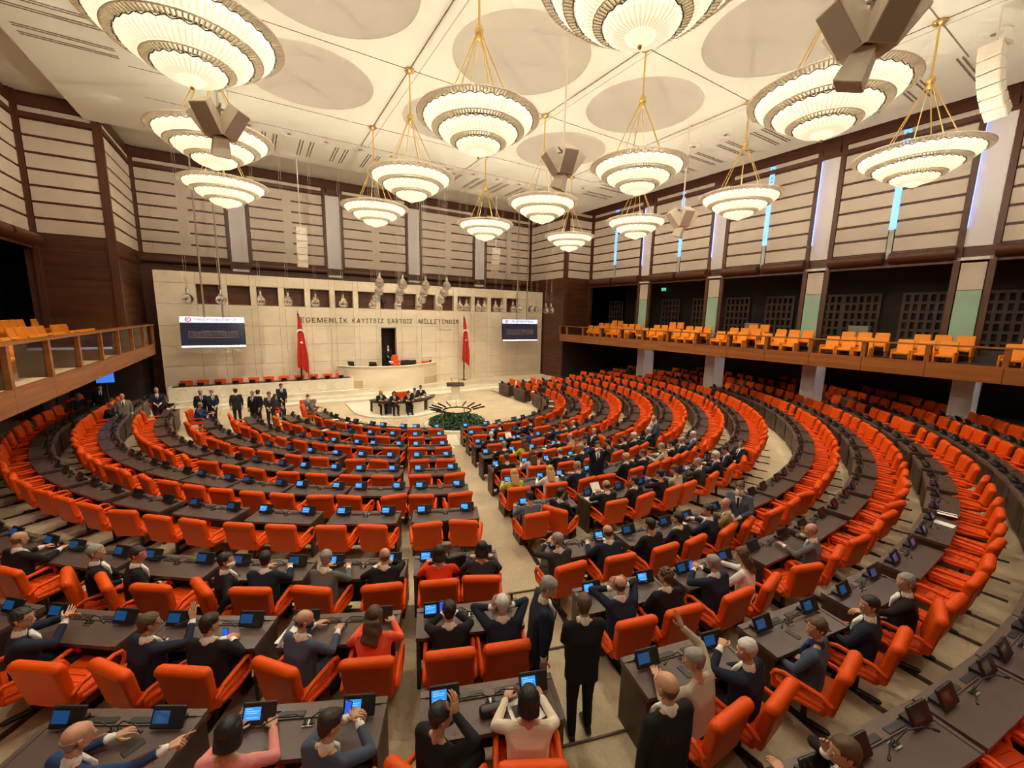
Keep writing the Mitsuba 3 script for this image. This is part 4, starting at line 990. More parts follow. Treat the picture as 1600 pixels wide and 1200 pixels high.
# ---------------------------------------------------------------- galleries
def gallery(host_name, x, sg, y0, y1, zr, z_under, posts, label, back, deep=.28, lift=0):
    g = struct(host_name, label)
    fz1 = z_under + .58
    n = len(posts)
    put('slab', box(min(x, back), max(x, back), y0, y1, z_under, z_under + .2), 'wood_dark', g)
    put('walkway', box(min(x + sg * .05, x + sg * 1.55), max(x + sg * .05, x + sg * 1.55), y0, y1, z_under + .2, z_under + .32), 'carpet' if sg < 0 else 'desk_edge', g)
    for i in range(1, 4):
        xa, xb = x + sg * (1.55 + (i - 1) * .85), x + sg * (1.55 + i * .85) if i < 3 else back
        put('tier', box(min(xa, xb), max(xa, xb), y0, y1, z_under + .2, z_under + .32 + i * .22 + lift), 'carpet' if sg < 0 else 'desk_wood', g)
    for a, b in zip(posts[:-1], posts[1:]):
        put('front_panel', box(x - .05, x + .05, b + .008, a - .008, z_under, fz1), 'wood_front', g)
        put('glass_pane', box(x + sg * .012 - .004, x + sg * .012 + .004, b + .13, a - .13, fz1 + .02, zr - .06), 'pane', g)
    for p in posts:
        put('shaded_rail_post', box(min(x - sg * .04, x + sg * deep), max(x - sg * .04, x + sg * deep), p - .055, p + .055, fz1, zr - .03), 'wood_plank', g)  # same wood as the edge, coloured darker for the shade on the sides
        put('lit_post_edge', box(x - .055, x + .055, p - .075, p + .075, fz1, zr - .03), 'wood_front', g)  # lighter copy of the post wood for the lit front edge
    put('hand_rail', box(min(x - sg * .1, x + sg * .3), max(x - sg * .1, x + sg * .3), posts[-1] - .1, posts[0] + .1, zr - .05, zr), 'wood_front', g)
    return g
gr_posts = [27.4] + [26.5 - 1.955 * i for i in range(17)]
gR = gallery('gallery_right', 21.6, 1, -4.5, 27.5, 4.96, 3.72, gr_posts, 'wooden gallery front with posts and a hand rail along the right wall', 29.3)
gl_posts = [30.3] + [28.0 - 2.3 * i for i in range(15)]
gL = gallery('gallery_left', -5.0, -1, -4.5, 30.3, 4.80, 3.14, gl_posts, 'wooden gallery front with posts and a hand rail along the left wall', -10.4, .62, .2)
# the slab behind the stage piers is not there: gallery seats stop before the piers
seat_parts = [('seat', rbox(.52, .46, .12, .04, 8), 'gallery_fabric'), ]
def gallery_seat_group():
    b = to_tm(hull(*[((x, y, z), .035) for x, y, z in ((-.23, -.22, .42), (.23, -.22, .42), (-.23, -.33, .98), (.23, -.33, .98), (-.23, -.30, .42), (.23, -.30, .42))], n=6))
    s = moved(rbox(.50, .46, .12, .04, 6), 0, 0, .44)
    a = [moved(rbox(.07, .50, .42, .03, 6), sx * .28, -.02, .40) for sx in (-1, 1)]
    legs = [box(sx * .28 - .03, sx * .28 + .03, -.2, .1, 0, .25) for sx in (-1, 1)]
    return [('seat', s, 'gallery_fabric', 30, None), ('backrest', b, 'gallery_fabric', 30, None), ('armrest', a[0], 'gallery_fabric', 30, None), ('armrest', a[1], 'gallery_fabric', 30, None), ('leg', legs[0], 'gallery_wood', False, None), ('leg', legs[1], 'gallery_wood', False, None)]
group_of('gallery_seat_parts', gallery_seat_group())
seats_r = []
for bay in range(5):
    y_hi = 26.0 - 5.58 * bay
    for rowi, (dx, dz) in enumerate(((1.25, .0), (2.15, .22), (3.0, .44))):
        ys = [y_hi - .6 - .64 * i for i in range(3)] + [y_hi - 3.2 - .64 * i for i in range(3)]
        if rowi == 2: ys = ys[1:5] if bay < 3 else []
        for y in ys:
            if rowi == 2 and any(abs(y - .25 - c_) < 1.2 for c_ in rcols): continue
            seats_r.append((rowi, 21.6 + dx, y - (.25 if rowi else 0), 3.72 + .32 + dz))
cnt = {}
for rowi, x, y, z in seats_r:
    cnt[rowi] = cnt.get(rowi, 0)
    inst('gallery_armchair', 'gallery_seat_parts', T().translate([x, y, z]).rotate([0, 0, 1], 90), 'orange upholstered gallery armchair, %s row of the right gallery, %s from the stage end' % (nth(rowi), nth(cnt[rowi])), 'seat', 'orange seats of the right gallery')
    cnt[rowi] += 1
cnt = {}
for rowi, (dx, dz) in enumerate(((1.25, .0), (2.1, .42), (2.95, .64))):
    for i in range(17):
        if (i + 2 * rowi) % 6 == 5: continue
        y = 26.9 - .62 * i - .25 * rowi
        cnt[rowi] = cnt.get(rowi, 0)
        inst('gallery_armchair', 'gallery_seat_parts', T().translate([-5.0 - dx, y, 3.14 + .32 + .22 * (rowi == 0) + dz]).rotate([0, 0, 1], -90), 'orange upholstered gallery armchair, %s row of the left gallery, %s from the stage end' % (nth(rowi), nth(cnt[rowi])), 'seat', 'orange seats of the left gallery')
        cnt[rowi] += 1
# pillars below the right gallery
for i, c in enumerate(rcols[:4]):
    t = thing('pillar', 'pale square pillar below the right gallery, %s from the stage' % nth(i), 'pillar')
    put('shaft', box(24.5, 25.6, c - .75, c - .1, 0.6, 3.72), 'plaster_white', t)
    put('base', box(24.46, 25.64, c - .79, c - .06, .6, .95), 'desk_edge', t)
    lp = thing('gallery_downlight', 'small round downlight under the right gallery beside the %s pillar' % nth(i), 'light')
    scene[lp] = mikit.ply(lathe([(.001, 3.69), (.09, 3.69), (.09, 3.72)], 16), 'chrome', to_world=T().translate([24.9, c - 1.25, 0]))
    spot(24.9, c - 1.25, 24.95, c - .7, 2.3, 16.0, 65, 3.66)
# lattice screens at the back of the right gallery
def lattice(w, hgt, nx, nz):
    ms = [box(0, .06, -w / 2 + w * i / nx - .07, -w / 2 + w * i / nx + .07, 0, hgt) for i in range(nx + 1)] + [box(.005, .055, -w / 2 - .07, w / 2 + .07, hgt * j / nz - .07, hgt * j / nz + .07) for j in range(nz + 1)]
    return cat(*ms)
lat = mikit.ply(lattice(1.6, 2.8, 5, 6), 'wood_lattice')
for i, y in enumerate((28.6, 25.4, 22.5, 19.6, 16.9, 14.1, 11.5, 9.8, 7.2, 4.3, 1.7)):
    t = thing('lattice_screen', 'brown wooden lattice screen at the back of the right gallery, %s from the stage' % nth(i), 'screen', 'lattice screens of the right gallery')
    scene[t] = {**lat, 'to_world': T().translate([29.1, y, 4.45])}
t = thing('exit_sign', 'small green exit sign at the dark back wall of the right gallery', 'sign')
scene[numbered(t + '__panel')] = {**mikit.ply(box(29.0, 29.04, 23.0, 23.45, 8.0, 8.25), 'white_plastic'), 'emitter': emit((.1, .5, .35), .05)}
put('bracket', box(29.04, 29.3, 23.2, 23.25, 8.1, 8.15), 'black', t)
for i, y in enumerate((9.6, 15.5)):
    t = thing('white_cabinet', 'pale box standing at the back of the right gallery, %s from the viewer' % nth(i), 'cabinet')
    put('body', box(28.6, 29.0, y - .45, y + .45, 4.7, 5.5), 'speaker_grey', t); put('lid', box(28.57, 29.02, y - .47, y + .47, 5.5, 5.54), 'speaker_cream', t)

# ---------------------------------------------------------------- loudspeakers
def cluster(x, y, z, rot, label, s=1.0, cream=False):
    t = thing('speaker_cluster', label, 'loudspeaker')
    g1, g2 = ('speaker_cream', 'speaker_grey') if cream else ('speaker_grey', 'speaker_dark')
    base = T().translate([x, y, z]).rotate([0, 0, 1], rot).scale(s)
    put('pole', cyl(0, 0, .2, (ZC - z - .01) / s, .035, 8), 'speaker_grey', t, to=base)
    put('yoke', cat(bar((-.5, 0, .42), (.5, 0, .42), .05), bar((0, -.4, .42), (0, .4, .42), .05), cyl(0, 0, -.5, .45, .05, 8)), g2, t, to=base)
    for i in range(4):
        a = 360 * i / 4 + 45
        to = base @ T().rotate([0, 0, 1], a).translate([0, .36, .08]).rotate([1, 0, 0], -38)
        kc = put('cabinet', to_tm(m3.Manifold.batch_hull([m3.Manifold.cube((.50, .02, .80), True).translate((0, .2, 0)), m3.Manifold.cube((.30, .02, .80), True).translate((0, -.2, 0))])), g1, t, to=to)
        put('grille', box(-.235, .235, .205, .222, -.38, .38), g2, kc, to=to)
    to = base @ T().translate([0, .1, -.55]).rotate([1, 0, 0], 20)
    kc = put('lower_cabinet', to_tm(m3.Manifold.batch_hull([m3.Manifold.cube((.46, .42, .02), True).translate((0, 0, -.25)), m3.Manifold.cube((.34, .30, .02), True).translate((0, 0, .25))])), g1, t, to=to)
    put('grille', box(-.21, .21, -.19, .19, -.275, -.262), g2, kc, to=to)
cluster(-.4, 12.0, 9.75, 10, 'grey loudspeaker cluster hanging before the upper left chandeliers', .78)
cluster(8.3, 10.7, 10.25, 30, 'grey loudspeaker cluster hanging in the middle of the hall', .85)
cluster(7.35, 2.85, 9.6, 15, 'large dark grey loudspeaker cluster at the top right', .82)
cluster(16.6, 12.6, 10.1, 20, 'cream loudspeaker cluster hanging before the right wall', .9, True)
def line_array(x, y, z, rot, label, bend=7, s=1.0, poles=1):
    t = thing('line_array', label, 'loudspeaker')
    base = T().translate([x, y, z]).rotate([0, 0, 1], rot).scale(s)
    px, pz, a = 0.0, 1.1, 0.0
    put('frame', box(-.3, .3, -.25, .25, 1.08, 1.16), 'speaker_grey', t, to=base)
    put('pole', cyl(0, 0, 1.16, (ZC - z) / s, .03, 8), 'speaker_grey', t, to=base)
    for i in range(6):
        to = base @ T().translate([0, px, pz - .18]).rotate([1, 0, 0], a)
        kc = put('module', to_tm(m3.Manifold.batch_hull([m3.Manifold.cube((.56, .04, .34), True).translate((0, .22, 0)), m3.Manifold.cube((.40, .04, .26), True).translate((0, -.2, 0))])), 'speaker_cream', t, to=to)
        put('grille', box(-.26, .26, .245, .255, -.155, .155), 'speaker_grey', kc, to=to)
        a -= bend; pz -= .35 * math.cos(math.radians(a)); px += .35 * math.sin(math.radians(a))
line_array(2.48, 27.0, 9.2, 185, 'cream line array loudspeaker hanging before the front wall on the left', 2)
line_array(15.1, 27.0, 9.3, 160, 'cream line array loudspeaker hanging before the front wall on the right', 9)
line_array(17.3, 3.8, 12.1, 75, 'curved line array loudspeaker at the top right corner of the picture', 9, .85)

# ---------------------------------------------------------------- glass globes on wires before the stage
gl_parts = [('globe', lathe([(.001, -.25), (.12, -.22), (.21, -.13), (.25, .0), (.22, .11), (.15, .21), (.09, .30), (.06, .36), (.001, .37)], 24), 'glass', True, None), ('neck', lathe([(.07, .34), (.055, .42), (.06, .50), (.02, .54), (.001, .54)], 14), 'chrome', True, None), ('bulb', moved(trimesh.creation.icosphere(1, .05), 0, 0, .03), 'white_plastic', True, None)]
group_of('globe_parts', gl_parts)
globes = [(x, 26.5, 6.18) for x in (-2.85, -1.48, .28, 1.59, 2.99, 4.48)] + [(x + o, 26.5, 6.18) for x in (12.31, 13.71, 15.12, 16.61, 18.24, 19.64) for o in (-.25, .25)]
for ch in (((6.18, 26.5, 6.34), (6.11, 25.2, 6.72), (5.95, 23.9, 7.06), (5.67, 22.6, 7.45)), ((7.73, 26.5, 6.36), (7.47, 25.2, 6.75), (7.13, 23.9, 7.09), (6.9, 22.6, 7.42)), ((9.11, 26.5, 6.36), (8.87, 25.2, 6.73), (8.54, 23.9, 7.09), (8.19, 22.6, 7.43)), ((10.53, 26.5, 6.33), (10.14, 25.2, 6.78), (9.83, 23.9, 7.15), (9.45, 22.6, 7.47))):
    globes += [(a, b, c - .2) for a, b, c in ch]
for i, (x, y, z) in enumerate(globes):
    if i < 6: lab = 'single glass globe on wires before the stone wall, %s from the left' % nth(i)
    elif i < 18: lab = 'glass globe on wires, %s one of the %s pair right of the podium' % (('left', 'right')[(i - 6) % 2], nth((i - 6) // 2))
    else: lab = 'glass globe above the podium, %s from the wall in the %s slanting row' % (nth((i - 18) % 4), nth((i - 18) // 4))
    key = inst('glass_globe', 'globe_parts', T().translate([x, y, z]), lab, 'lamp', 'glass globes before the stage')
    put('wire', cat(cyl(x - .05, y, z + .5, ZC, .006, 4), cyl(x + .05, y, z + .5, ZC, .006, 4)), 'speaker_grey', key)

# ---------------------------------------------------------------- people
def V(*a): return np.array(a, float)
def rotz(p, deg):
    a = math.radians(deg); c, s = math.cos(a), math.sin(a)
    return V(c * p[0] - s * p[1], s * p[0] + c * p[1], p[2])
def rotx(p, a):                                            # lean forwards by a (radians)
    c, s = math.cos(a), math.sin(a)
    return V(p[0], c * p[1] + s * p[2], -s * p[1] + c * p[2])
ICO = {n: trimesh.creation.icosphere(n).vertices for n in (0, 1, 2)}
def ell(c, r, n=1):
    return np.asarray(c) + ICO[n] * np.asarray(r)
def hp(*pts):
    return m3.Manifold.hull_points(np.vstack(pts).astype(np.float32))
def cap(a, ra, b, rb, n=1):
    return hp(ell(a, ra, n), ell(b, rb, n))
def union(ms): return m3.Manifold.batch_boolean(ms, m3.OpType.Add)
def soften(man, edge, it=6):
    m = to_tm(man.refine_to_length(edge) if edge else man)
    m.merge_vertices()
    if it: trimesh.smoothing.filter_taubin(m, lamb=.5, nu=.53, iterations=it)
    return m

def hand(pose, near):
    """right hand, wrist at the origin, fingers along +y, palm down, thumb towards -x"""
    palm = hp(ell((-.026, .012, 0), .015, 1), ell((.024, .012, 0), .014, 1), ell((-.033, .078, 0), .012, 1), ell((.033, .070, -.002), .011, 1))
    ms = [palm, cap((0, -.05, 0), .026, (0, .012, 0), .021)]
    curl = dict(relaxed=(18, 28, 20), flat=(3, 5, 3), fist=(75, 85, 50), grip=(35, 45, 30), point=(70, 85, 50))[pose]
    L = ((.044, .027, .021), (.048, .031, .022), (.045, .029, .021), (.035, .022, .018))
    for i, (x, y) in enumerate(((-.031, .082), (-.010, .087), (.011, .083), (.031, .074))):
        c = (4, 4, 3) if (pose == 'point' and i == 0) else curl
        p, a = V(x, y, 0), 0.0
        fan = (x * 2.2)
        for s in range(3):
            a += math.radians(c[s])
            q = p + L[i][s] * V(fan * math.cos(a), math.cos(a), -math.sin(a))
            ms.append(cap(p, .0095 - .0009 * s, q, .0086 - .0009 * s, 1 if near else 0))
            p = q
    b = -.35 if pose in ('fist', 'grip', 'point') else -.75
    t0, t1, t2 = V(-.03, .025, -.006), V(-.058, .055, -.016), V(-.060 - b * -.012, .086, -.024)
    t3 = V(-.050 if b > -.5 else -.066, .108, -.030)
    for a_, ra, b_, rb in ((t0, .014, t1, .012), (t1, .012, t2, .0105), (t2, .0105, t3, .0085)): ms.append(cap(a_, ra, b_, rb, 1 if near else 0))
    return union(ms)
HANDS = {}
def hand_at(pose, near, left, wrist, direction, up):
    key = (pose, near)
    if key not in HANDS: HANDS[key] = hand(pose, near)
    y = direction / np.linalg.norm(direction)
    z = up - y * (up @ y); z /= np.linalg.norm(z) + 1e-9
    x = np.cross(y, z)
    if left: x = -x
    M = np.stack([x, y, z, wrist], 1)
    return HANDS[key].transform(M.astype(np.float64).tolist()) if not left else HANDS[key].transform(M.astype(np.float64).tolist())

HEAD = {}
def head_mesh(near):
    if near in HEAD: return HEAD[near]
    n = 2 if near else 1
    ms = [hp(ell((0, -.018, .045), (.076, .088, .080), n), ell((0, .028, .035), (.066, .062, .072), n)),
          hp(ell((0, .030, .02), (.064, .060, .06), n), ell((0, .052, -.082), (.030, .028, .022), n), ell((-.045, .015, -.055), .022, 1), ell((.045, .015, -.055), .022, 1), ell((0, .074, -.045), (.03, .016, .03), 1)),
          hp(ell((0, .090, .012), .008, 1), ell((0, .110, -.024), .011, 1), ell((-.014, .094, -.030), .008, 1), ell((.014, .094, -.030), .008, 1)),
          hp(ell((0, .086, -.056), (.024, .010, .006), 1)), hp(ell((0, .083, -.067), (.020, .010, .007), 1)),
          hp(ell((-.028, .078, .022), (.022, .010, .007), 1)), hp(ell((.028, .078, .022), (.022, .010, .007), 1))]
    for s in (-1, 1):
        ms.append(hp(ell((s * .078, -.008, .012), (.008, .018, .016), 1), ell((s * .074, -.002, -.022), (.007, .010, .014), 1)))
    HEAD[near] = union(ms)
    return HEAD[near]
FACE = to_man(box(-.2, .2, .052, .3, -.3, .078))
SIDE = to_man(box(-.2, .2, .012, .3, -.3, .03)) + to_man(box(-.2, .2, -.03, .3, -.3, -.01))
HAIRS = {}
def hair_mesh(style, near):
    key = (style, near)
    if key in HAIRS: return HAIRS[key]
    n = 2
    shell = hp(ell((0, -.022, .050), (.086, .096, .088), n), ell((0, .030, .052), (.072, .064, .070), n))
    nape = hp(ell((0, -.055, .02), (.070, .055, .06), n), ell((0, -.055, -.048), (.052, .035, .03), n))
    if style == 'short': m = (shell + nape) - FACE - SIDE
    elif style == 'curly':
        m = (shell + nape) - FACE - SIDE
        r_ = random.Random(3)
        bl = []
        for _ in range(60):
            a, b = r_.uniform(0, 2 * math.pi), r_.uniform(-.2, 1.3)
            p = V(.082 * math.cos(a) * math.cos(b), -.02 + .09 * math.sin(a) * math.cos(b), .05 + .085 * math.sin(b))
            if p[1] < .05: bl.append(hp(ell(p, .021, 1)))
        m = union([m] + bl)
    elif style == 'bald':
        m = ((shell + hp(ell((0, -.055, .02), (.066, .052, .06), n), ell((0, -.052, -.035), (.052, .035, .03), n))).scale((.965, .965, .99)) - FACE - SIDE) ^ to_man(box(-.3, .3, -.3, .015, -.12, .030))
    elif style == 'bob':
        m = (shell + hp(ell((-.07, -.02, .03), (.03, .06, .06), n), ell((.07, -.02, .03), (.03, .06, .06), n), ell((-.075, -.03, -.09), (.028, .05, .03), n), ell((.075, -.03, -.09), (.028, .05, .03), n), ell((0, -.085, -.09), (.05, .03, .03), n))) - to_man(box(-.062, .062, .03, .3, -.3, .078)) - to_man(box(-.2, .2, .045, .3, -.3, .02))
    else:
        m = (shell + hp(ell((-.07, -.02, .03), (.03, .06, .06), n), ell((.07, -.02, .03), (.03, .06, .06), n), ell((-.085, -.06, -.14), (.028, .045, .03), n), ell((.085, -.06, -.14), (.028, .045, .03), n), ell((0, -.095, -.10), (.06, .03, .03), n))
             + hp(ell((-.07, -.09, -.05), (.03, .035, .05), n), ell((.07, -.09, -.05), (.03, .035, .05), n), ell((-.075, -.125, -.22), (.035, .028, .04), n), ell((.055, -.125, -.25), (.035, .028, .05), n))) - to_man(box(-.062, .062, .03, .3, -.3, .078)) - to_man(box(-.2, .2, .045, .3, -.3, .02))
    HAIRS[key] = m
    return m

def ik(S, H, L1, L2, pole):
    d = H - S; D = np.linalg.norm(d); D2 = min(D, (L1 + L2) * .995)
    u = d / (D + 1e-9); H = S + u * D2
    a = (L1 ** 2 - L2 ** 2 + D2 ** 2) / (2 * D2)
    hgt = math.sqrt(max(L1 ** 2 - a ** 2, 0))
    w = pole - u * (pole @ u); w /= np.linalg.norm(w) + 1e-9
    return S + u * a + w * hgt, H

def short(label):
    w = label.split()[:9]
    while w[-1] in ('a', 'the', 'of', 'in', 'at', 'and', 'with', 'left', 'looking', 'holding', 'up', 'reading', 'before'): w.pop()
    return ' '.join(w).rstrip(',')
def person(spec):
    kind, row, x, y, fl_, ang, yaw, hyaw, lean, pose, jacket, shirt, hair, label = spec
    seated = kind in ('s', 'x', 'y')
    dist = math.hypot(x, y)
    near = dist < 9.5
    mid = dist < 14
    edge, it = (.022, 8) if near else (.035, 5) if mid else (.05, 3)
    key = thing('person', label, 'person')
    if kind == 's':
        p = at_row(row - 1, ang, -.37); base_rot = facing(ang)
        rot = base_rot + yaw
        o = V(*p) + rotz(V(0, -.07, 0), rot)
    else:
        rot = (facing(ang) + yaw) if kind == 't' else math.degrees(math.atan2(x, -y)) + yaw if kind == 'c' else yaw
        o = V(x, y, fl_) - rotz(V(0, .035 + lean * .70, 0), rot) * (kind in 'tc')
    to = T().translate(o.tolist()).rotate([0, 0, 1], rot)
    hz = .53 if seated else .93                              # hip height
    hip = V(0, 0, hz)
    def tor(px, py, pz):                                     # torso point, pz above the hips
        return hip + rotx(V(px, py, pz), lean)
    sh = .47 if seated else .50
    S = {s: tor(s * .182, -.01, sh) for s in (-1, 1)}
    neck0, neck1 = tor(0, -.005, sh + .03), tor(0, .012, sh + .115)
    hc = tor(0, .035, sh + .205)
    # wrists by pose
    fr, lo = V(0, 1, 0), V(0, 0, -1)
    dz = .80 + .035
    targets = {'desk': [V(-.20, .44, dz), V(.17, .46, dz)], 'lap': [V(-.09, .30, hz + .13), V(.10, .28, hz + .14)], 'ears': [hc + V(-.12, .03, -.05), hc + V(.12, .03, -.05)],
               'clap': [V(-.05, .40, 1.0), V(.05, .38, 1.0)], 'raise': [V(-.15, .35, .72), V(.20, .42, 1.05)], 'phonelap': [V(-.05, .33, .80), V(.07, .33, .80)], 'phone': [V(-.06, .40, .95), V(.07, .40, .95)],
               'point': [V(-.16, .40, dz), S[1] + V(.42, .32, .05)], 'headhand': [V(-.16, .38, .74), hc + V(.12, .05, .05)], 'chin': [V(-.18, .42, dz), hc + V(.055, .10, -.15)], 'fist': [hc + V(-.10, .22, -.08), V(.14, .36, .70)],
               'wave': [V(-.18, .42, dz), S[1] + V(.02, .36, .28)], 'reach': [S[-1] + V(-.30, .40, -.15), V(.22, .10, hz + .1)], 'armback': [V(-.14, .34, .66), S[1] + V(.20, -.22, -.38)], 'paper': [V(-.11, .40, .92), V(.11, .40, .92)],
               'camera': [hc + V(-.08, .34, .0), hc + V(.08, .34, .0)], 'side': [hip + V(-.25, .04, -.10), hip + V(.25, .04, -.10)], 'front': [hip + V(-.06, .24, .06), hip + V(.06, .25, .05)]}[pose]
    if not seated and pose == 'front' and hyaw >= 0 and lean < .1: targets = [hip + V(-.24, .06, -.08), hip + V(.08, .26, .04)]
    hands_pose = {'point': ('relaxed', 'point'), 'fist': ('fist', 'relaxed'), 'phone': ('grip', 'grip'), 'phonelap': ('grip', 'grip'), 'camera': ('grip', 'grip'), 'clap': ('flat', 'flat'), 'raise': ('relaxed', 'flat'), 'wave': ('relaxed', 'flat'), 'ears': ('grip', 'grip')}.get(pose, ('relaxed', 'relaxed'))
    arms = {}
    for i, s in enumerate((-1, 1)):
        pole = V(s * .9, -.25, -.5) if pose != 'ears' else V(s * 1.0, .2, -.6)
        if pose in ('desk',): pole = V(s * .55, -.3, -.55)
        E_, W_ = ik(S[s], targets[i], .285, .255, pole)
        arms[s] = (S[s], E_, W_)
    # legs
    if seated:
        sp = .12 if jacket in ('navy', 'black', 'blue', 'slate') else .09
        legs = {s: (V(s * .085, .02, hz - .02), V(s * sp, .44, .52), V(s * sp, .42 if kind == 's' else .40, .09)) for s in (-1, 1)}
    else:
        st_ = .07 if pose != 'side' else .12
        legs = {s: (V(s * .09, 0, hz), V(s * .10, .02 + s * st_ * .3, .50), V(s * .11, -.02 + s * st_ * .6, .09)) for s in (-1, 1)}
    fat = 1.17 if jacket in ('black', 'navy', 'blue') else 1.0
    # body: one continuous figure (head, neck, trunk, arms, hands, legs)
    hy = math.radians(hyaw)
    HM = np.eye(3)
    c, s_ = math.cos(hy), math.sin(hy)
    pit = lean + (.10 if pose in ('desk', 'phone', 'phonelap', 'paper') else .0) + (.25 if 'head bowed' in label else 0)
    Rz = np.array([[c, -s_, 0], [s_, c, 0], [0, 0, 1]])
    Rx = np.array([[1, 0, 0], [0, math.cos(pit), math.sin(pit)], [0, -math.sin(pit), math.cos(pit)]])
    HM = Rz @ Rx if True else HM
    M34 = np.hstack([HM, hc[:, None]])
    bod = [head_mesh(near).transform(M34.tolist()), cap(neck0 - V(0, 0, .03), .058, neck1, .052), hp(ell(neck0, .04, 1), ell(S[-1] - V(0, 0, .01), .028, 1), ell(S[1] - V(0, 0, .01), .028, 1)), hp(ell(S[-1] * V(.8, 1, 1), .03, 1), ell(S[1] * V(.8, 1, 1), .03, 1), ell(tor(-.05, 0, .03), .06, 1), ell(tor(.05, 0, .03), .06, 1))]
    for i, s in enumerate((-1, 1)):
        a, e, w = arms[s]
        bod += [cap(a, .030, e, .028), cap(e, .028, w, .024)]
        d = (w - e)
        up = V(0, 0, 1) if abs(d[2]) < .8 * np.linalg.norm(d) else V(s * 1.0, -.2, 0)
        if pose == 'clap': up = V(s, 0, .2)
        if pose in ('raise', 'wave') and s > 0: d, up = d + V(0, 0, .25), V(.3, -1, .3)
        if pose in ('ears', 'headhand', 'chin') and (pose == 'ears' or s > 0): d, up = V(-s * .15, .1, 1.0), V(s, -.1, 0)
        if pose == 'desk': d = d * V(1, 1, .1)
        bod.append(hand_at(hands_pose[i], near, s < 0, w + d / np.linalg.norm(d) * .03, d, up))
        a, k, f = legs[s]
        bod += [cap(a, .055, k, .042), cap(k, .042, f, .032)]
    body = soften(union(bod), .03 if near else 0, 2 if near else 0)
    put('body', body, 'skin', key, True, to=to)
    # jacket
    jk = [hp(ell(S[-1] - V(0, 0, .022), .054 * fat, 1), ell(S[1] - V(0, 0, .022), .054 * fat, 1), ell(tor(-.055, -.008, sh + .016), .030, 1), ell(tor(.055, -.008, sh + .016), .030, 1), ell(tor(-.115, .01, sh - .14), (.085 * fat, .115 * fat, .10), 1), ell(tor(.115, .01, sh - .14), (.085 * fat, .115 * fat, .10), 1)),
          hp(ell(tor(-.115, .01, sh - .14), (.085 * fat, .115 * fat, .10), 1), ell(tor(.115, .01, sh - .14), (.085 * fat, .115 * fat, .10), 1), ell(tor(-.10, .02, .12), (.09 * fat, .115 * fat, .10), 1), ell(tor(.10, .02, .12), (.09 * fat, .115 * fat, .10), 1)),
          hp(ell(tor(-.10, .02, .12), (.09 * fat, .115 * fat, .10), 1), ell(tor(.10, .02, .12), (.09 * fat, .115 * fat, .10), 1), ell(hip + V(-.10, .02, -.02), (.09, .12, .09), 1), ell(hip + V(.10, .02, -.02), (.09, .12, .09), 1))]
    if not seated: jk.append(hp(ell(hip + V(-.10, .01, .02), (.09, .12, .09), 1), ell(hip + V(.10, .01, .02), (.09, .12, .09), 1), ell(hip + V(-.12, .01, -.17), (.075, .115, .02), 1), ell(hip + V(.12, .01, -.17), (.075, .115, .02), 1)))
    for s in (-1, 1):
        a, e, w = arms[s]
        w2 = w - (w - e) * .06
        jk += [cap(a - V(0, 0, .02), .060 * fat, e, .050), cap(e, .050, w2, .037)]
    jm = soften(union(jk), edge, it)
    put('jacket' if shirt != jacket else 'top', jm, 'cloth_' + jacket, key, True, to=to)
    # shirt: collar, front, cuffs
    if shirt != jacket:
        cm = cap(neck0 + V(0, .002, .0), .064, neck0 + (neck1 - neck0) * .36, .0605)
        cm += hp(ell(tor(-.045, .085, sh + .0), .020, 1), ell(tor(.045, .085, sh + .0), .020, 1), ell(tor(0, .135 * fat, sh - .20), .014, 1), ell(tor(-.03, .125 * fat, sh - .08), .012, 1), ell(tor(.03, .125 * fat, sh - .08), .012, 1))
        for s in (-1, 1):
            a, e, w = arms[s]; u = (w - e) / np.linalg.norm(w - e)
            put('cuff', to_tm(cap(w - u * .03, .041, w + u * .014, .031)), 'cloth_' + shirt, key, True, to=to)
        put('shirt', soften(cm, edge, 2), 'cloth_' + shirt, key, True, to=to)
        if kind != 's' or abs(yaw) > 40 or dist > 16:
            tm_ = hp(ell(tor(0, .108, sh - .005), (.018, .014, .014), 1), ell(tor(0, .150 * fat, sh - .12), (.022, .010, .02), 1)) + hp(ell(tor(0, .150 * fat, sh - .12), (.022, .010, .02), 1), ell(tor(0, .152 * fat, sh - .20), (.012, .010, .02), 1))
            put('tie', to_tm(tm_), 'cloth_black' if 'blue tie' not in label else 'cloth_blue', key, True, to=to)
    # trousers and shoes
    tr = []
    for s in (-1, 1):
        a, k, f = legs[s]
        tr += [cap(a, .098, k, .068), cap(k, .066, f, .052)]
    tr.append(hp(ell(V(-.085, 0, hz - .01), (.09, .11, .09), 1), ell(V(.085, 0, hz - .01), (.09, .11, .09), 1)))
    dark = jacket if jacket in ('navy', 'black', 'charcoal', 'slate', 'grey', 'tweed', 'sand', 'blue') else 'black'
    put('trousers', soften(union(tr), max(edge, .04), 3), 'cloth_' + dark, key, True, to=to)
    for s in (-1, 1):
        f = legs[s][2]
        put('shoe', to_tm(hp(ell(f + V(0, -.05, -.055), (.036, .04, .032), 1), ell(f + V(0, .06, -.055), (.045, .05, .032), 1), ell(f + V(0, .17, -.068), (.036, .04, .02), 1), ell(f + V(0, 0, .0), (.04, .045, .04), 1))), 'black', key, 40, to=to)
    # hair, eyes, extras
    st, _, colr = hair.partition('_')
    hm = hair_mesh(st, near).transform(M34.tolist())
    hr = soften(hm, .014 if near else 0, 3 if near else 0)
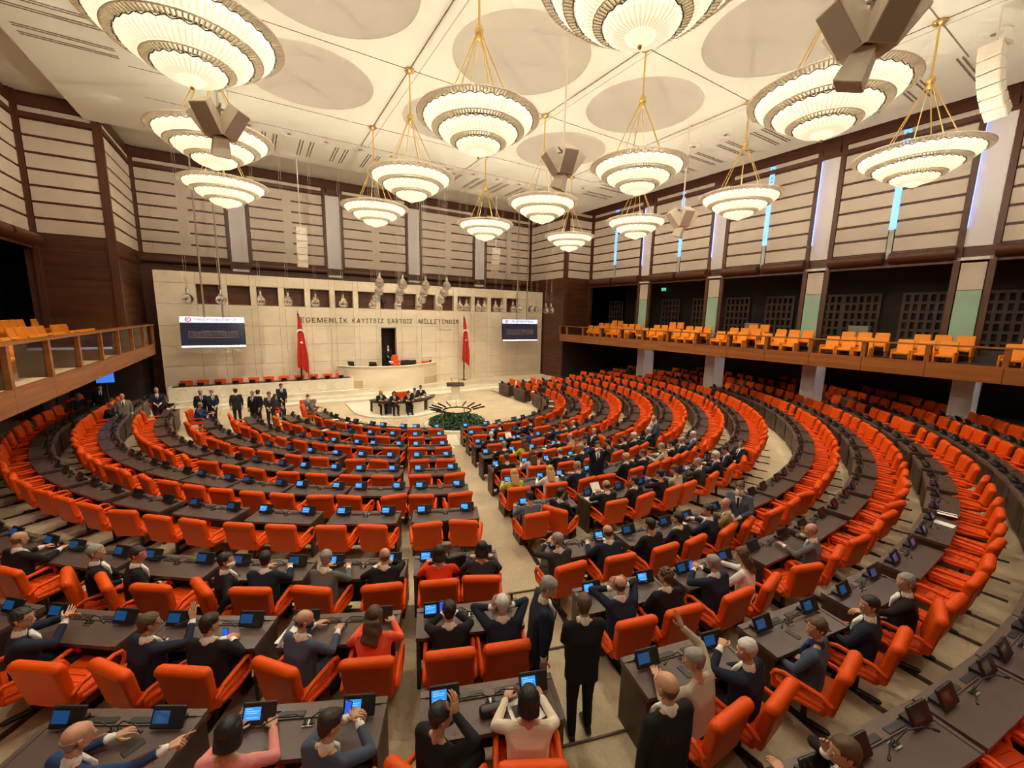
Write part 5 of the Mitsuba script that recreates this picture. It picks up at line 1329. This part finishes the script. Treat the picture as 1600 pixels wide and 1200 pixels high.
    if near:
        q_ = (hr.vertices - hc) @ HM
        n_ = meshkit.noise(np.stack([q_[:, 0] * 95, q_[:, 1] * 60, q_[:, 2] * 16 + len(label)], 1)) - .5
        w_ = np.sin(q_[:, 2] * 42 + q_[:, 0] * 20) * .006 * (q_[:, 2] < -.06) if st == 'long' else 0
        hr.vertices = hr.vertices + hr.vertex_normals * (n_ * .009 + w_)[:, None]
    put('hair', hr, 'hair_' + colr, key, True, to=to)
    def on_head(m): return moved4(m, M34)
    ey = cat(*[moved(trimesh.creation.icosphere(1, .0095), sx * .029, .083, .008) for sx in (-1, 1)])
    put('eyes', on_head(ey), 'white_plastic', key, True, to=to)
    put('pupils', on_head(cat(*[moved(trimesh.creation.icosphere(1, .0058), sx * .029, .0885, .008) for sx in (-1, 1)])), 'black', key, True, to=to)
    put('brows', on_head(cat(*[bar((sx * .012, .089, .031), (sx * .045, .078, .031), .006) for sx in (-1, 1)])), 'hair_' + (colr if colr != 'skin' else 'dark'), key, False, to=to)
    put('mouth', on_head(to_tm(hp(ell((0, .092, -.061), (.021, .006, .0035), 1)))), 'lip', key, True, to=to)
    if 'mask' in label:
        mk = hp(ell((0, .085, -.055), (.055, .030, .045), 1), ell((-.058, .03, -.04), (.014, .02, .03), 1), ell((.058, .03, -.04), (.014, .02, .03), 1))
        put('face_mask', on_head(to_tm(mk)), 'cloth_charcoal' if 'dark mask' in label else 'paper', key, True, to=to)
    if 'glasses' in label:
        g = cat(*[tube([(sx * .03 + .021 * math.cos(a), .098, .008 + .017 * math.sin(a)) for a in np.linspace(0, 2 * math.pi, 14, False)], .0025, 4, True) for sx in (-1, 1)], bar((-.009, .099, .01), (.009, .099, .01), .004), bar((-.05, .096, .012), (-.078, -.005, .015), .004), bar((.05, .096, .012), (.078, -.005, .015), .004))
        put('glasses', on_head(g), 'flag_red' if 'red glasses' in label else 'black', key, False, to=to)
    # held things
    mid_ = (arms[-1][2] + arms[1][2]) / 2
    if pose in ('phone', 'phonelap', 'camera'):
        t = thing('phone', 'phone held by the ' + short(label), 'phone')
        tilt = 90 if pose == 'camera' else 55
        u = (arms[1][2] - arms[1][1]); u /= np.linalg.norm(u)
        c_ = mid_ + u * .11
        tt = to @ T().translate(c_.tolist()).rotate([1, 0, 0], tilt - 90 + 20)
        w_, h_ = (.15, .075) if pose == 'camera' else (.075, .15)
        put('case', rbox(w_, .009, h_, .004, 6), 'black', t, to=tt)
        scene[numbered(t + '__screen')] = {**mikit.ply(box(-w_ / 2 + .004, w_ / 2 - .004, -.0065, -.005, -h_ / 2 + .006, h_ / 2 - .006), 'screen_off'), 'to_world': tt, 'emitter': emit((.02, .12, .75) if pose != 'camera' else (.05, .05, .06), .02)}
    if pose == 'paper':
        t = thing('held_paper', 'paper in the hands of the ' + short(label), 'paper')
        scene[t] = {**mikit.ply(box(-.12, .12, -.002, .002, -.15, .15), 'paper'), 'to_world': to @ T().translate((mid_ + V(0, .10, .05)).tolist()).rotate([1, 0, 0], -40)}
    return key
def moved4(m, M34):
    m = m.copy(); M = np.eye(4); M[:3] = M34; m.apply_transform(M); return m
for q in PEOPLE: person(q)

# ---------------------------------------------------------------- things lying on the desks
def on_desk(row, th, dr, dz=.762):
    return pol(RR[row - 1] + dr, math.radians(th), HH[row - 1] + dz)
def lay(name, label, cat_, mesh, bsdf, row, th, dr, rot=0, dz=.762, smooth=False, group=None):
    t = thing(name, label, cat_, group)
    p = on_desk(row, th, dr, dz)
    scene[t] = {**mikit.ply(mesh, bsdf, smooth), 'to_world': T().translate(p.tolist()).rotate([0, 0, 1], facing(th) + rot)}
    return t
sheet = box(-.105, .105, -.148, .148, 0, .004)
lay('paper_sheet', 'white printed papers under a phone at the bottom centre desk', 'paper', cat(sheet, moved(sheet, .1, .02, .003, rz=8)), 'paper', 10, -19.6, -.66, 10)
t = thing('phone', 'silver phone lying on the printed papers at the bottom centre desk', 'phone')
p = on_desk(10, -19.7, -.68, .772)
tt = T().translate(p.tolist()).rotate([0, 0, 1], facing(-19.7) + 8)
put('case', rbox(.085, .165, .010, .004, 6), 'chrome', t, to=tt); put('screen', box(-.037, .037, -.065, .065, .0055, .0065), 'screen_off', t, to=tt)
t = thing('pouch', 'small black pouch with a white and red shield emblem on the bottom centre desk', 'bag')
tt = T().translate(on_desk(10, -20.35, -.72, .80).tolist()).rotate([0, 0, 1], facing(-20.3) + 4)
put('body', rbox(.28, .10, .10, .03), 'black', t, 40, to=tt); put('emblem', extrude(Polygon([(-.02, .03), (.02, .03), (.02, -.005), (0, -.03), (-.02, -.005)]), 0, .003), 'flag_red', t, to=tt @ T().translate([0, -.052, 0]).rotate([1, 0, 0], 90))
t = thing('handbag', 'black leather handbag on the desk beside the charcoal jacket', 'bag')
tt = T().translate(on_desk(8, -21.0, -.72, .86).tolist()).rotate([0, 0, 1], facing(-21) + 15)
put('body', rbox(.34, .14, .22, .04), 'black', t, 40, to=tt); put('strap', tube([(-.13, 0, .08), (-.10, .02, .2), (0, .03, .24), (.10, .02, .2), (.13, 0, .08)], .009, 6), 'black', t, to=tt)
dev = rbox(.075, .16, .012, .005, 6)
for row, th, rot, lab in ((9, -14.3, 10, 'dark phone on the desk in front of the hands held to the head'), (10, -14.1, 12, 'dark phone beside the terminal under the waving hand'), (8, -9.9, 70, 'dark phone on the desk before the all black suit'), (8, -27.7, 20, 'dark phone on the desk next to the mid grey jacket'),
                          (10, -9.2, 10, 'dark phone on the desk left of the folded arms'), (9, -7.2, 20, 'dark phone near the white blouse'), (10, -29.6, -30, 'black wallet lying under the outstretched arm at lower left')):
    lay('phone', lab, 'phone', dev, 'black', row, th, -.70, rot)
lay('tablet_computer', 'dark tablet on the desk before the dark-haired person in navy at lower right', 'tablet', rbox(.17, .24, .012, .005, 6), 'screen_off', 10, -7.9, -.68, 60)
for row, th, dr, lab in ((6, 5.0, -.7, 'white paper on the desk near the middle of the right block'), (7, -8.6, -.7, 'blue and white paper on the desk below the photographer'), (10, 9.5, -.7, 'white newspaper on a desk at the right side'), (10, 7.6, -.7, 'white sheet on the desk next to the newspaper at the right side'),
                         (1, -55, -.7, 'white sheet on the first front row desk from the bent grey jacket'), (1, -62, -.7, 'white sheet on the second front row desk from the bent grey jacket'), (1, -70, -.7, 'white sheet on the front row desk below the bent grey jacket'), (2, -58, -.7, 'white sheet on a second row desk at left'),
                         (1, 88, -.7, 'white sheet on a right front desk facing the lectern'), (1, 60, -.7, 'white sheet on a front desk at the right bend'), (1, 48, -.7, 'white sheet on a front desk behind the bend'), (3, -19.6, -.7, 'white note on the third row desk by the aisle'), (9, -27.6, -.72, 'white document under the hands of the bald person in slate blue'), (4, -2.0, -.7, 'white sheet beside the dark-haired person in the middle of the right block')):
    lay('paper_sheet', lab, 'paper', sheet, 'paper', row, th, dr, rng.uniform(-20, 20))
t = thing('blue_screen', 'bright blue screen on a stand above the tweed jacket at the upper left', 'screen')
scene[numbered(t + '__panel')] = {**mikit.ply(box(-.28, .28, -.01, .01, -.22, .22), 'screen_off'), 'to_world': T().translate([-5.6, 23.6, 2.75]).rotate([0, 0, 1], 12), 'emitter': emit((.03, .22, .85), .05)}
put('stand', cyl(-5.6, 23.63, .55, 2.6, .03), 'black', t); put('foot', lathe([(.001, 0), (.25, 0), (.25, .03), (.001, .05)], 16), 'black', t, to=T().translate([-5.6, 23.63, .6]))
